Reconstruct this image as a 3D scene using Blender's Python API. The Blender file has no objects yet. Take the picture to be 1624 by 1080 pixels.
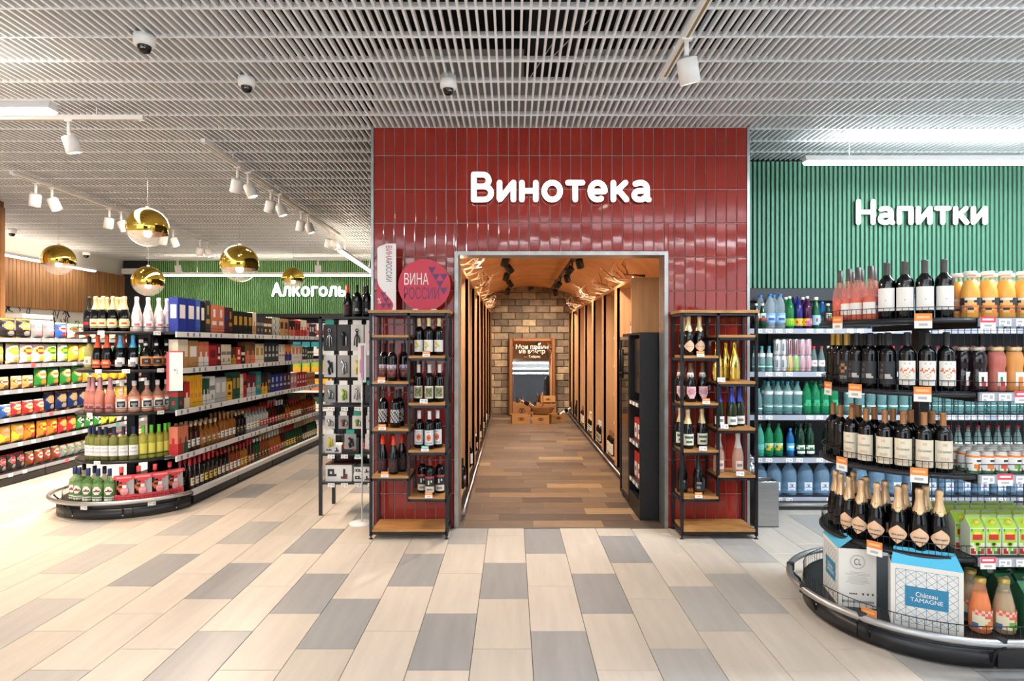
import bpy, math, random
from math import sin, cos, pi, radians as R
from mathutils import Vector, Matrix
random.seed(7)
SC = bpy.context.scene
COL = SC.collection
# ------------------------------------------------------------------ camera, world, exposure
F_PX, CX, CY, H = 955.0, 812.0, 546.0, 1.55          # focal length in pixels, principal point, eye height
cam_d = bpy.data.cameras.new('camera'); cam = bpy.data.objects.new('camera', cam_d); COL.objects.link(cam)
cam.location = (0, 0, H); cam.rotation_euler = (pi/2, 0, 0)
cam_d.sensor_width = 36; cam_d.lens = 36*F_PX/1624; cam_d.shift_y = 6/1624; cam_d.clip_end = 60
SC.camera = cam
SC.view_settings.view_transform = 'Standard'; SC.view_settings.look = 'None'
SC.view_settings.gamma = 1; SC.view_settings.use_curve_mapping = False
SC.view_settings.exposure = 0.66
world = bpy.data.worlds.new('storefront daylight'); SC.world = world; world.use_nodes = True
world.node_tree.nodes['Background'].inputs[0].default_value = (0.86, 0.93, 1.0, 1)
world.node_tree.nodes['Background'].inputs[1].default_value = 1.9
SC.cycles.max_bounces = 7; SC.cycles.transparent_max_bounces = 10; SC.cycles.caustics_reflective = False
SC.cycles.caustics_refractive = False; SC.cycles.sample_clamp_indirect = 4
SC.cycles.use_denoising = True

def lamp(kind, loc, energy, color=(1, 1, 1), rot=(0, 0, 0), size=0.1, sizey=None, spot=None, name='lamp_light'):
    d = bpy.data.lights.new(name, kind); d.energy = energy; d.color = color
    if kind == 'AREA':
        d.size = size
        if sizey: d.shape = 'RECTANGLE'; d.size_y = sizey
    else:
        d.shadow_soft_size = size
    if kind == 'SPOT': d.spot_size = R(spot or 60); d.spot_blend = 0.6
    o = bpy.data.objects.new(name, d); COL.objects.link(o); o.location = loc; o.rotation_euler = rot
    return o
def aim(loc, tgt):
    return (Vector(tgt)-Vector(loc)).to_track_quat('-Z', 'Y').to_euler()
WARM, NEUT, COOL, AMBER = (1, .80, .62), (1, .95, .88), (.80, .90, 1), (1, .62, .30)
# ------------------------------------------------------------------ materials
MATS = {}
def lin(h):
    if not isinstance(h, str): return tuple(h)
    h = h.lstrip('#'); c = [int(h[i:i+2], 16)/255 for i in (0, 2, 4)]
    return tuple(v/12.92 if v <= .04045 else ((v+.055)/1.055)**2.4 for v in c)
def mat(col, rough=.5, metal=0, emit=0, alpha=1, trans=0, ior=1.45, noise=0, scale=6, stretch=(1, 1, 1), bump=0, bscale=None, bdist=.01, coat=0, rnd=0, col2=None, detail=4):
    key = (col if isinstance(col, str) else tuple(col), rough, metal, emit, alpha, trans, noise, scale, stretch, bump, bscale, coat, rnd, col2, bdist)
    if key in MATS: return MATS[key]
    m = bpy.data.materials.new('mat_%d' % len(MATS)); MATS[key] = m; m.use_nodes = True
    nt = m.node_tree; b = nt.nodes['Principled BSDF']; c = lin(col); L = nt.links.new
    b.inputs['Base Color'].default_value = (*c, 1); b.inputs['Roughness'].default_value = rough
    b.inputs['Metallic'].default_value = metal; b.inputs['IOR'].default_value = ior
    b.inputs['Transmission Weight'].default_value = trans; b.inputs['Alpha'].default_value = alpha
    b.inputs['Coat Weight'].default_value = coat
    if emit:
        b.inputs['Emission Color'].default_value = (*c, 1); b.inputs['Emission Strength'].default_value = emit
    vec = None
    if noise or bump or rnd:
        tc = nt.nodes.new('ShaderNodeTexCoord'); mp = nt.nodes.new('ShaderNodeMapping'); mp.inputs['Scale'].default_value = stretch
        L(tc.outputs['Object'], mp.inputs['Vector']); vec = mp.outputs['Vector']
        oi = nt.nodes.new('ShaderNodeObjectInfo')
        if rnd or noise:
            ml = nt.nodes.new('ShaderNodeMath'); ml.operation = 'MULTIPLY'; ml.inputs[1].default_value = 37.0
            L(oi.outputs['Random'], ml.inputs[0]); L(ml.outputs[0], mp.inputs['Location'])
    if noise:
        n = nt.nodes.new('ShaderNodeTexNoise'); n.inputs['Scale'].default_value = scale; n.inputs['Detail'].default_value = detail
        L(vec, n.inputs['Vector'])
        r = nt.nodes.new('ShaderNodeValToRGB'); r.color_ramp.elements[0].position = .3; r.color_ramp.elements[1].position = .7
        c2 = lin(col2) if col2 else tuple(min(1, v*(1+noise)) for v in c)
        c1 = c if col2 else tuple(v*(1-noise) for v in c)
        r.color_ramp.elements[0].color = (*c1, 1); r.color_ramp.elements[1].color = (*c2, 1)
        L(n.outputs['Fac'], r.inputs['Fac']); out = r.outputs['Color']
    else: out = None
    if rnd:
        hs = nt.nodes.new('ShaderNodeHueSaturation'); mr = nt.nodes.new('ShaderNodeMapRange')
        mr.inputs['To Min'].default_value = 1-rnd; mr.inputs['To Max'].default_value = 1+rnd
        L(oi.outputs['Random'], mr.inputs['Value']); L(mr.outputs[0], hs.inputs['Value'])
        if out: L(out, hs.inputs['Color'])
        else: hs.inputs['Color'].default_value = (*c, 1)
        out = hs.outputs['Color']
    if out: L(out, b.inputs['Base Color'])
    if bump:
        n2 = nt.nodes.new('ShaderNodeTexNoise'); n2.inputs['Scale'].default_value = bscale or scale; n2.inputs['Detail'].default_value = 3
        L(vec, n2.inputs['Vector']); bp = nt.nodes.new('ShaderNodeBump'); bp.inputs['Strength'].default_value = bump
        bp.inputs['Distance'].default_value = bdist; L(n2.outputs['Fac'], bp.inputs['Height']); L(bp.outputs['Normal'], b.inputs['Normal'])
    return m
# ------------------------------------------------------------------ mesh builder
class MB:
    def __init__(s): s.v = []; s.f = []; s.m = []; s.sm = []; s.mats = []
    def mi(s, m):
        if m not in s.mats: s.mats.append(m)
        return s.mats.index(m)
    def face(s, idx, m, sm=False): s.f.append(idx); s.m.append(s.mi(m)); s.sm.append(sm)
    def box(s, x0, y0, z0, x1, y1, z1, m, M=None, skip=()):
        b = len(s.v); p = [(x, y, z) for z in (z0, z1) for y in (y0, y1) for x in (x0, x1)]
        if M is not None: p = [tuple(M @ Vector(q)) for q in p]
        s.v += p
        for k, q in (('-z', (0, 2, 3, 1)), ('+z', (4, 5, 7, 6)), ('-y', (0, 1, 5, 4)), ('+y', (2, 6, 7, 3)), ('-x', (0, 4, 6, 2)), ('+x', (1, 3, 7, 5))):
            if k not in skip: s.face([b+i for i in q], m)
        return s
    def pillow(s, x0, z0, x1, z1, y0, y1, e, m):
        """tile facing -y : back at y1, front y0, eased edge e"""
        b = len(s.v)
        s.v += [(x0, y1, z0), (x1, y1, z0), (x1, y1, z1), (x0, y1, z1)]
        ym = y0+(y1-y0)*.35
        s.v += [(x0, ym, z0), (x1, ym, z0), (x1, ym, z1), (x0, ym, z1)]
        s.v += [(x0+e, y0, z0+e), (x1-e, y0, z0+e), (x1-e, y0, z1-e), (x0+e, y0, z1-e)]
        for i in range(4):
            j = (i+1) % 4
            s.face([b+i, b+j, b+4+j, b+4+i], m); s.face([b+4+i, b+4+j, b+8+j, b+8+i], m)
        s.face([b+8, b+9, b+10, b+11], m); s.face([b+3, b+2, b+1, b], m)
        return s
    def lathe(s, prof, m, seg=16, cx=0, cy=0, cz=0, sm=True, M=None, sx=1, sy=1):
        rings = []
        for r, z in prof:
            b = len(s.v)
            if r < 1e-6: pts = [(cx, cy, cz+z)]
            else: pts = [(cx+r*sx*cos(2*pi*i/seg), cy+r*sy*sin(2*pi*i/seg), cz+z) for i in range(seg)]
            if M is not None: pts = [tuple(M @ Vector(q)) for q in pts]
            s.v += pts; rings.append((b, len(pts)))
        for k, ((a, na), (b, nb)) in enumerate(zip(rings, rings[1:])):
            for i in range(seg):
                j = (i+1) % seg
                if na == 1 and nb == 1: break
                if na == 1: s.face([a, b+j, b+i], m, sm)
                elif nb == 1: s.face([a+i, a+j, b], m, sm)
                else: s.face([a+i, a+j, b+j, b+i], m, sm)
        return s
    def tube(s, pts, r, m, seg=6, closed=False, sm=True, cap=True):
        pts = [Vector(p) for p in pts]; n = len(pts); rr = r if isinstance(r, (list, tuple)) else [r]*n
        rings = []; prev = None
        for i, p in enumerate(pts):
            if closed: t = pts[(i+1) % n]-pts[i-1]
            else: t = pts[min(i+1, n-1)]-pts[max(i-1, 0)]
            t.normalize()
            if prev is None:
                u = t.orthogonal().normalized()
                if abs(t.z) < .9: u = t.cross(Vector((0, 0, 1))).normalized()
            else:
                u = (prev-t*prev.dot(t)).normalized()
            prev = u; w = t.cross(u); b = len(s.v); rings.append(b)
            for k in range(seg):
                a = 2*pi*(k+.5)/seg; s.v.append(tuple(p+(u*cos(a)+w*sin(a))*rr[i]))
        for i in range(n if closed else n-1):
            a, b = rings[i], rings[(i+1) % n]
            for k in range(seg): s.face([a+k, a+(k+1) % seg, b+(k+1) % seg, b+k], m, sm)
        if not closed and cap:
            s.face([rings[0]+k for k in range(seg)][::-1], m); s.face([rings[-1]+k for k in range(seg)], m)
        return s
    def prism(s, poly, z0, z1, m, sm=False):
        n = len(poly); b = len(s.v)
        s.v += [(x, y, z0) for x, y in poly]+[(x, y, z1) for x, y in poly]
        for i in range(n): s.face([b+i, b+(i+1) % n, b+n+(i+1) % n, b+n+i], m, sm)
        s.face([b+i for i in range(n)][::-1], m); s.face([b+n+i for i in range(n)], m)
        return s
    def band(s, path, z0, z1, th, m):
        """thin upright band along xy path (open)"""
        out = []
        for i, (x, y) in enumerate(path):
            a = path[max(i-1, 0)]; c = path[min(i+1, len(path)-1)]
            t = Vector((c[0]-a[0], c[1]-a[1])).normalized(); nx, ny = t.y, -t.x
            out.append((x+nx*th, y+ny*th))
        b = len(s.v); n = len(path)
        for P, z in ((path, z0), (path, z1), (out, z0), (out, z1)): s.v += [(x, y, z) for x, y in P]
        for i in range(n-1):
            for p, q in ((0, 1), (3, 2), (2, 0), (1, 3)):
                s.face([b+p*n+i, b+p*n+i+1, b+q*n+i+1, b+q*n+i], m, p in (0, 3))
        return s
    def curved(s, r, z0, z1, arc, pat, keys, cy=0, c0=0, bulge=None, M=None):
        """print wrapped round a bottle facing -y; pat: rows of characters, '.' skips"""
        nr = len(pat); nc = len(pat[0]); b = len(s.v)
        for j in range(nr+1):
            for i in range(nc+1):
                a = R(c0)+R(arc)*(i/nc-.5); z = z1+(z0-z1)*j/nr
                s.v.append((r*sin(a), cy-r*cos(a), z))
        for j in range(nr):
            for i in range(nc):
                ch = pat[j][i]
                if ch == '.': continue
                q = b+j*(nc+1)+i; s.face([q, q+nc+1, q+nc+2, q+1], keys[ch], True)
        return s
    def flat(s, x0, x1, z0, z1, y, pat, keys, M=None):
        nr = len(pat); nc = len(pat[0]); b = len(s.v)
        for j in range(nr+1):
            for i in range(nc+1):
                p = Vector((x0+(x1-x0)*i/nc, y, z1+(z0-z1)*j/nr))
                s.v.append(tuple(M @ p if M is not None else p))
        for j in range(nr):
            for i in range(nc):
                ch = pat[j][i]
                if ch == '.': continue
                q = b+j*(nc+1)+i; s.face([q, q+nc+1, q+nc+2, q+1], keys[ch])
        return s
    def mesh(s, name='mesh'):
        me = bpy.data.meshes.new(name); me.from_pydata(s.v, [], s.f)
        for m in s.mats: me.materials.append(m)
        me.polygons.foreach_set('material_index', s.m); me.polygons.foreach_set('use_smooth', s.sm); me.update()
        return me
def ob(name, mesh, parent=None, loc=(0, 0, 0), rz=0, rot=None, kind=None, label=None):
    if isinstance(mesh, MB): mesh = mesh.mesh(name)
    o = bpy.data.objects.new(name, mesh); COL.objects.link(o); o.location = loc
    o.rotation_euler = rot if rot else (0, 0, rz)
    if parent: o.parent = parent
    if kind: o['kind'] = kind
    if label: o['label'] = label
    return o
def thing(name, label, cat, loc=(0, 0, 0), rz=0, group=None, mesh=None, rot=None):
    o = ob(name, mesh, None, loc, rz, rot)
    o['label'] = label; o['category'] = cat
    if group: o['group'] = group
    n = len(label.replace(',', ' ').split())
    if n > 16 or n < 4: print('LABEL LENGTH', n, label)
    return o
ORD = 'first second third fourth fifth sixth seventh eighth ninth tenth eleventh twelfth thirteenth fourteenth fifteenth sixteenth seventeenth eighteenth nineteenth twentieth'.split()
def at(px, py, Y): return ((px-CX)*Y/F_PX, Y, H-(py-CY)*Y/F_PX)
def text_mesh(s, size, m, extrude=0, bold=0, sx=1, bevel=0, shear=0, align='CENTER', space=1):
    """flat text in the xz plane facing -y, centred at its origin"""
    cu = bpy.data.curves.new('t', 'FONT'); cu.body = s; cu.size = size; cu.extrude = extrude; cu.offset = bold
    cu.bevel_depth = bevel; cu.bevel_resolution = 2; cu.shear = shear; cu.align_x = align; cu.resolution_u = 4; cu.space_character = space
    o = bpy.data.objects.new('t', cu); COL.objects.link(o)
    bpy.context.view_layer.update()
    dg = bpy.context.evaluated_depsgraph_get()
    me = bpy.data.meshes.new_from_object(o.evaluated_get(dg)); bpy.data.objects.remove(o)
    me.materials.clear(); me.materials.append(m)
    xs = [v.co.x for v in me.vertices]; ys = [v.co.y for v in me.vertices]
    ym = (min(ys)+max(ys))/2; xm = (min(xs)+max(xs))/2
    for v in me.vertices:
        x, y, z = v.co; v.co = ((x-xm)*sx, -z, y-ym)
    me.update(); return me
def wrap(me, r, z):
    for v in me.vertices:
        x, y, zz = v.co; a = x/r; v.co = (r*sin(a), -r*cos(a), zz+z)
    return me
def split_letters(me, mt):
    """islands of a text mesh, merged when they overlap in x -> list of MB sorted by x"""
    import bmesh
    bm = bmesh.new(); bm.from_mesh(me); bmesh.ops.remove_doubles(bm, verts=bm.verts, dist=1e-5)
    seen = set(); out = []
    for v0 in bm.verts:
        if v0 in seen: continue
        st = [v0]; seen.add(v0); isl = []
        while st:
            v = st.pop(); isl.append(v)
            for e in v.link_edges:
                w = e.other_vert(v)
                if w not in seen: seen.add(w); st.append(w)
        fs = set(f for v in isl for f in v.link_faces); idx = {v: i for i, v in enumerate(isl)}
        mb = MB(); mb.v = [tuple(v.co) for v in isl]
        for f in fs: mb.face([idx[v] for v in f.verts], mt)
        out.append((min(v.co.x for v in isl), mb))
    out.sort(key=lambda t: t[0]); bm.free()
    return [m for _, m in out]

# common materials
BLACK = mat('#0d0d0f', .5, noise=.1); BLKMET = mat('#222326', .4, .3, noise=.15, scale=20); DKGLASS = mat('#08090a', .06)
CHROME = mat('#c9ccd0', .22, 1, noise=.05, scale=30); STEEL = mat('#b9babb', .38, 1, noise=.06, stretch=(1, 1, 12)); WHITEP = mat('#f1efec', .45)
WHITEL = mat('#f7f4ef', .6); LEDM = mat('#ffffff', .4, emit=9); GREYP = mat('#9a9aa2', .5)
OAK = mat('#b07c45', .5, noise=.28, scale=4, stretch=(2, 14, 14), bump=.1); ORANGE = mat('#f08a3c', .5); TEAL = mat('#2c9c88', .5)
INK = mat('#20242a', .6); DKGREY = mat('#3b3b3e', .5, noise=.1)
# ================================================================== SETTING
CZ = 3.383                                              # underside of the ceiling grille
tl = mat('#cbc0b2', .40, noise=.07, scale=3, stretch=(5, .6, 1), rnd=.035); tl2 = mat('#c2b8aa', .4, noise=.07, scale=3, stretch=(6, .6, 1), rnd=.05)
tm = mat('#aeaaa4', .38, noise=.08, scale=3, stretch=(5, .6, 1), rnd=.03); td = mat('#979694', .36, noise=.08, scale=3, stretch=(5, .6, 1), rnd=.03)
floor = ob('floor', MB().box(-9.2, -6, -.12, 6.2, 13.6, -.006, mat('#6f6a62', .7)), kind='structure')
dark = {(0, 0), (0, -3), (-1, -1), (1, -1), (2, 0), (-2, -2), (-3, -1), (-5, -1), (-4, -2), (-7, -1), (-9, -1), (-6, -3), (-6, 0)}
med = {(-2, 1), (3, -2), (2, -3), (4, -1), (5, 0), (-8, 1), (-10, 1), (-11, 0), (-13, 1), (-10, -2), (-8, -3), (0, -2)}
med.discard((0, -2))
tiles = []
def tile_mesh(w, l, m):
    mb = MB(); g = .0016; e = .0015
    b = 0; x0, x1, y0, y1 = g, w-g, g, l-g
    mb.v = [(x0, y0, -.008), (x1, y0, -.008), (x1, y1, -.008), (x0, y1, -.008), (x0, y0, -e), (x1, y0, -e), (x1, y1, -e), (x0, y1, -e),
            (x0+e, y0+e, 0), (x1-e, y0+e, 0), (x1-e, y1-e, 0), (x0+e, y1-e, 0)]
    for i in range(4):
        j = (i+1) % 4
        mb.face([i, j, 4+j, 4+i], m); mb.face([4+i, 4+j, 8+j, 8+i], m)
    mb.face([8, 9, 10, 11], m)
    return mb
TMESH = {}
rt = random.Random(3)
for i in range(-30, 20):
    ph = (4.46, 4.07, 4.27)[i % 3]
    for k in range(-12, 16):
        x = .1+.3*i; y = ph+.603*k
        if y > 13.3 or x < -9 or x > 5.9: continue
        if -1.15 < x < 1.85 and y > 5.0: continue
        lcut = 5.085-y if -1.15 < x < 1.85 and y+.603 > 5.085 else .603
        if (i, k) in dark: c = 'd'
        elif (i, k) in med: c = 'm'
        elif y > 2.2 and y < 5.2 and -13 < i < 6: c = rt.choice(['l', 'l', 'l2'])
        else: c = rt.choice(['l', 'l2', 'l', 'l2', 'l', 'm', 'd', 'l'])
        cyy = y+.3; vis = cyy > 2.5 and abs(x+.15) < .86*cyy+.2 and not (x > 2.3 and y > 3.3) and not (x > 1.9 and y > 5.7) and not(-4.3 < x < -3.3 and y > 5.4) and not (x < -5.6) and not (-1.8 < x < 2 and y > 5.3)
        tiles.append((0 if vis else 1, cyy, x, y, c, round(lcut, 3)))
tiles.sort()
rest = MB()
for n, (nv, _, x, y, c, lc) in enumerate(tiles):
    if (c, lc) not in TMESH: TMESH[(c, lc)] = tile_mesh(.3, lc, {'l': tl, 'l2': tl2, 'm': tm, 'd': td}[c]).mesh('tile')
    if n < 290 and nv == 0: ob('tile', TMESH[(c, lc)], floor, (x, y, 0))
    else: rest.box(x+.0016, y+.0016, -.006, x+.2984, y+lc-.0016, 0, {'l': tl, 'l2': tl2, 'm': tm, 'd': td}[c], skip=('-z',))
ob('distant_tiles', rest, floor, kind='stuff')

# corridor plank floor
pl_m = [mat(c, .42, noise=.22, scale=5, stretch=(1.2, 12, 1), rnd=.06, bump=.05) for c in ('#7a6555', '#6c5848', '#8f755a', '#604f43', '#82694f', '#a98c68', '#725e4c')]
PM = {}
cor = ob('floor_corridor', MB().box(-.95, 5.09, -.05, 1.75, 13.35, -.0045, mat('#b8a890', .8)), kind='structure')
r2 = random.Random(11); row = 0; y = 5.10
while y < 13.3:
    x = -.95+(-.35 if row % 2 else 0)+r2.uniform(-.2, .1); d = .20
    while x < 1.75:
        a, b = max(x, -.95), min(x+.6, 1.75)
        if b-a > .03 and b > -.5 and a < 1.35:
            w = round(b-a, 3); q = r2.choices(range(7), (5, 5, 2, 4, 4, 1.2, 4))[0]; k = (w, q)
            if k not in PM: PM[k] = MB().box(.0012, .0012, -.005, w-.0012, d-.0012, 0, pl_m[q], skip=('-z',)).mesh('plank')
            ob('plank', PM[k], cor, (a, y, 0))
        x += .6
    y += d; row += 1
ob('wall_light_block', MB().box(-1.6, -6.05, 0, 3.6, -5.95, 4.05, mat('#3a3c40', .7)), kind='structure')  # unseen wall piece added to keep the bright background out of the mirror
thr = ob('trim_1', MB().box(-.9, 5.07, -.01, 1.7, 5.105, .0015, mat('#75706a', .4, .6)), kind='structure')

# ---- ceiling grille
slm = mat('#eef1f4', .42, noise=.03)
ceil = ob('ceiling', MB().box(-9.2, -6, 4.05, 6.2, 13.7, 4.2, mat('#040405', .95)), kind='structure')
def slat_mesh(l): return MB().box(-.0068, 0, 0, .0068, l, .036, slm).mesh('slat')
SM = {}
x = -9.0
n = 0
while x < 5.7:
    yend = 13.25 if x < -1.17 else (5.1 if x < 2.0 else 6.0); y0 = -6
    if yend not in SM: SM[yend] = slat_mesh(yend-y0)
    ob('slat', SM[yend], ceil, (x, y0, CZ)); n += 1; x += .0503
y = -5.935; k = 0
RB = {}
while y < 13.2:
    for (xa, xb) in (((-9.0, 5.7),) if y < 5.1 else (((-9.0, -1.17), (2.0, 5.7)) if y < 6.0 else ((-9.0, -1.17),))):
        kk = round(xb-xa, 3)
        if kk not in RB: RB[kk] = MB().box(0, -.0065, -.001, xb-xa, .0065, .034, slm).mesh('cross_rib')
        ob('cross_rib', RB[kk], ceil, (xa, y, CZ))
    y += .3075
# plenum clutter: dark ducts and cables above the grille
ob('plenum_duct', MB().box(.1, -2, 3.75, .5, 5.0, 4.0, mat('#08090b', .8)), ceil)
wires = MB()
for (a, b) in (((.25, 4.0, 3.44), (.55, 3.9, 3.7)), ((.1, 4.4, 3.45), (.35, 4.2, 3.75)), ((.45, 4.1, 3.5), (.7, 4.4, 3.44))): wires.tube([a, b], .004, WHITEP, 4)
ob('loose_cable', wires, ceil)

# ---- walls
gslat = mat('#6aa588', .5, noise=.06, scale=3, stretch=(8, 8, .4)); gslat_tinted = mat('#78ad68', .5, noise=.06, scale=3, stretch=(8, 8, .4)); dkwall = mat('#1b1d1f', .7)  # back-wall slats: greener cast of the light there is put into the colour
wb = ob('wall_back', MB().box(-9.2, 13.27, 0, -1.1, 13.45, 4.05, dkwall), kind='structure')
SL = MB().box(-.0112, -.008, 0, .0112, .022, 1.17, gslat_tinted).mesh('slat')
x = -7.95
while x < -1.2: ob('slat', SL, wb, (x, 13.245, 2.21)); x += .0446
ob('edge_strip', MB().box(-8.5, 13.2, 2.2, -8.03, 13.26, 3.383, mat('#2a2b2d', .7)), wb)
wr = ob('wall_drinks', MB().box(1.99, 6.03, 0, 6.2, 6.2, 4.05, dkwall), kind='structure')
SR = MB().box(-.0128, -.006, 0, .0128, .022, 1.26, gslat).mesh('slat')
x = 2.02
while x < 5.7: ob('slat', SR, wr, (x, 6.005, 2.11)); x += .0446
ob('wall_right', MB().box(6.0, -4, 0, 6.2, 6.1, 4.05, mat('#cfd2d4', .8)), kind='structure')
wl = ob('wall_left', MB().box(-8.75, -4, 0, -8.56, 13.3, 4.05, mat('#e9e4dc', .8)), kind='structure')
wood_s = mat('#a9774a', .5, noise=.25, scale=3, stretch=(9, 9, .8), rnd=.13)
WS = MB().box(0, .003, 0, .05, .074, .86, wood_s).mesh('slat')
ob('slat_backing', MB().box(-8.56, 8.8, 2.19, -8.54, 13.25, 3.05, mat('#5b4028', .8)), wl)
y = 8.85
while y < 13.2: ob('slat', WS, wl, (-8.54, y, 2.19)); y += .082
sk = MB(); rr = random.Random(5)
for k in range(34):
    y = 9.7+rr.random()*2.6; z = 1.72+rr.random()*.42
    pts = [Vector((-8.553, y, z))]
    for j in range(5): pts.append(pts[-1]+Vector((0, rr.uniform(-.05, .05), rr.uniform(-.03, .09))))
    sk.tube(pts, .007, INK, 4)
ob('ink_sketch', sk, wl)
ob('wall_far_panel', MB().box(-8.5, 13.1, 3.08, -8.05, 13.2, 3.2, WHITEL), kind='structure')
# wood clad pier at the very left
pier = ob('column', MB().box(-6.92, 7.3, 0, -6.54, 7.75, CZ+.3, mat('#7d5737', .8)), kind='structure')
for k in range(5): ob('slat', MB().box(0, 0, 0, .066, .02, 3.3, wood_s), pier, (-6.91+k*.074, 7.28, .0))
for k in range(6): ob('slat', MB().box(0, 0, 0, .02, .066, 3.3, wood_s), pier, (-6.54, 7.31+k*.074, .0))

# ---- red tiled portal wall
WY = 5.10; XL, XR = -1.17, 1.987; OL, OR_, OT = -.454, 1.287, 2.303; TR = .032
grout = mat('#c4bfb9', .8); redt = mat('#8a281e', .05, noise=.10, scale=2.2, rnd=.06, bump=.12, bscale=9, bdist=.004)
wp = MB(); wp.box(XL, WY, 0, OL-TR, WY+.16, 4.05, grout); wp.box(OR_+TR, WY, 0, XR, WY+.16, 4.05, grout); wp.box(OL-TR, WY, OT+TR, OR_+TR, WY+.16, 4.05, grout)
wallp = ob('wall_front', wp, kind='structure')
ob('wall_corridor_left', MB().box(XL, WY+.16, 0, XL+.1, 13.3, 4.05, dkwall), kind='structure')
ob('wall_corridor_right', MB().box(XR-.1, WY+.16, 0, XR, 6.05, 4.05, dkwall).box(XR-.1, 6.05, 0, XR, 13.4, 4.05, dkwall), kind='structure')
pc, pr = (XR-XL)/36, .286; TMS = {}
rq = random.Random(4)
for c in range(36):
    for k in range(12):
        x0, x1 = XL+c*pc, XL+(c+1)*pc; z0, z1 = k*pr, min((k+1)*pr, CZ)
        oxl, oxr, oz = OL-TR, OR_+TR, OT+TR
        rects = [(x0, x1, z0, z1)]
        if z0 < oz-.004 and x1 > oxl+.004 and x0 < oxr-.004:
            rects = []
            if z1 > oz+.02: rects.append((max(x0, oxl), min(x1, oxr), oz, z1))
            if x0 < oxl-.012: rects.append((x0, oxl, z0, z1))
            if x1 > oxr+.012: rects.append((oxr, x1, z0, z1))
        for a0, a1, b0, b1 in rects:
            w, h = round(a1-a0-.005, 4), round(b1-b0-.005, 4)
            if w < .012: continue
            if (w, h) not in TMS: TMS[(w, h)] = MB().pillow(-w/2, -h/2, w/2, h/2, -.010, 0, .0045, redt).mesh('tile')
            ob('tile', TMS[(w, h)], wallp, ((a0+a1)/2, WY+.001, (b0+b1)/2), rot=(rq.uniform(-.006, .006), 0, rq.uniform(-.008, .008)))
alum = mat('#a9aaa8', .35, .8, noise=.15, scale=12)
ob('trim_2', MB().box(XL-.022, WY-.014, 0, XL, WY+.1, CZ, alum), kind='structure')
ob('trim_3', MB().box(XR, WY-.014, 0, XR+.022, WY+.1, CZ, alum), kind='structure')
fr = MB(); fr.box(OL-TR, WY-.02, 0, OL, WY+.17, OT+TR, alum); fr.box(OR_, WY-.02, 0, OR_+TR, WY+.17, OT+TR, alum); fr.box(OL, WY-.02, OT, OR_, WY+.17, OT+TR, alum)
ob('door_1', fr, kind='structure')

# ---- lit letters
LET = mat('#ffffff', .4, emit=1.6)
def arc(cx, cy, rx, ry, a0, a1, n=12): return [(cx+rx*cos(R(a0+(a1-a0)*i/n)), cy+ry*sin(R(a0+(a1-a0)*i/n))) for i in range(n+1)]
GL = {
 'В': (.70, [[(.1, .1), (.1, .9)], [(.1, .9), (.36, .9)]+arc(.36, .71, .17, .19, 90, -90)+[(.1, .52)], [(.1, .52), (.38, .52)]+arc(.39, .31, .21, .21, 90, -90)+[(.1, .1)]]),
 'и': (.60, [[(.1, .64), (.1, .1), (.12, .12), (.48, .62), (.5, .64)], [(.5, .64), (.5, .1)]]), 'н': (.60, [[(.1, .64), (.1, .1)], [(.5, .64), (.5, .1)], [(.1, .38), (.5, .38)]]),
 'о': (.66, [arc(.33, .37, .23, .27, 0, 360, 24)]), 'т': (.58, [[(.08, .64), (.50, .64)], [(.29, .64), (.29, .1)]]),
 'е': (.62, [[(.12, .36), (.50, .36)]+arc(.31, .37, .21, .27, 0, 300, 20)]), 'к': (.56, [[(.1, .64), (.1, .1)], [(.1, .36), (.2, .38), (.45, .64)], [(.2, .38), (.3, .34), (.48, .1)]]),
 'а': (.60, [[(.13, .60)]+arc(.28, .45, .19, .19, 110, 0)+[(.47, .12), (.52, .1)], [(.46, .38), (.26, .38)]+arc(.25, .24, .15, .14, 90, 270)+[(.32, .10), (.46, .2)]]),
 'Н': (.70, [[(.1, .9), (.1, .1)], [(.6, .9), (.6, .1)], [(.1, .5), (.6, .5)]]), 'п': (.60, [[(.1, .1), (.1, .64), (.5, .64), (.5, .1)]]),
 'А': (.72, [[(.08, .1), (.36, .9), (.64, .1)], [(.18, .36), (.54, .36)]]), 'л': (.62, [[(.06, .1), (.15, .14), (.2, .64), (.52, .64), (.52, .1)]]),
 'г': (.48, [[(.1, .1), (.1, .64), (.42, .64)]]), 'ь': (.58, [[(.1, .64), (.1, .1), (.32, .1)]+arc(.33, .24, .15, .14, -90, 90)+[(.1, .38)]])}
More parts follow.
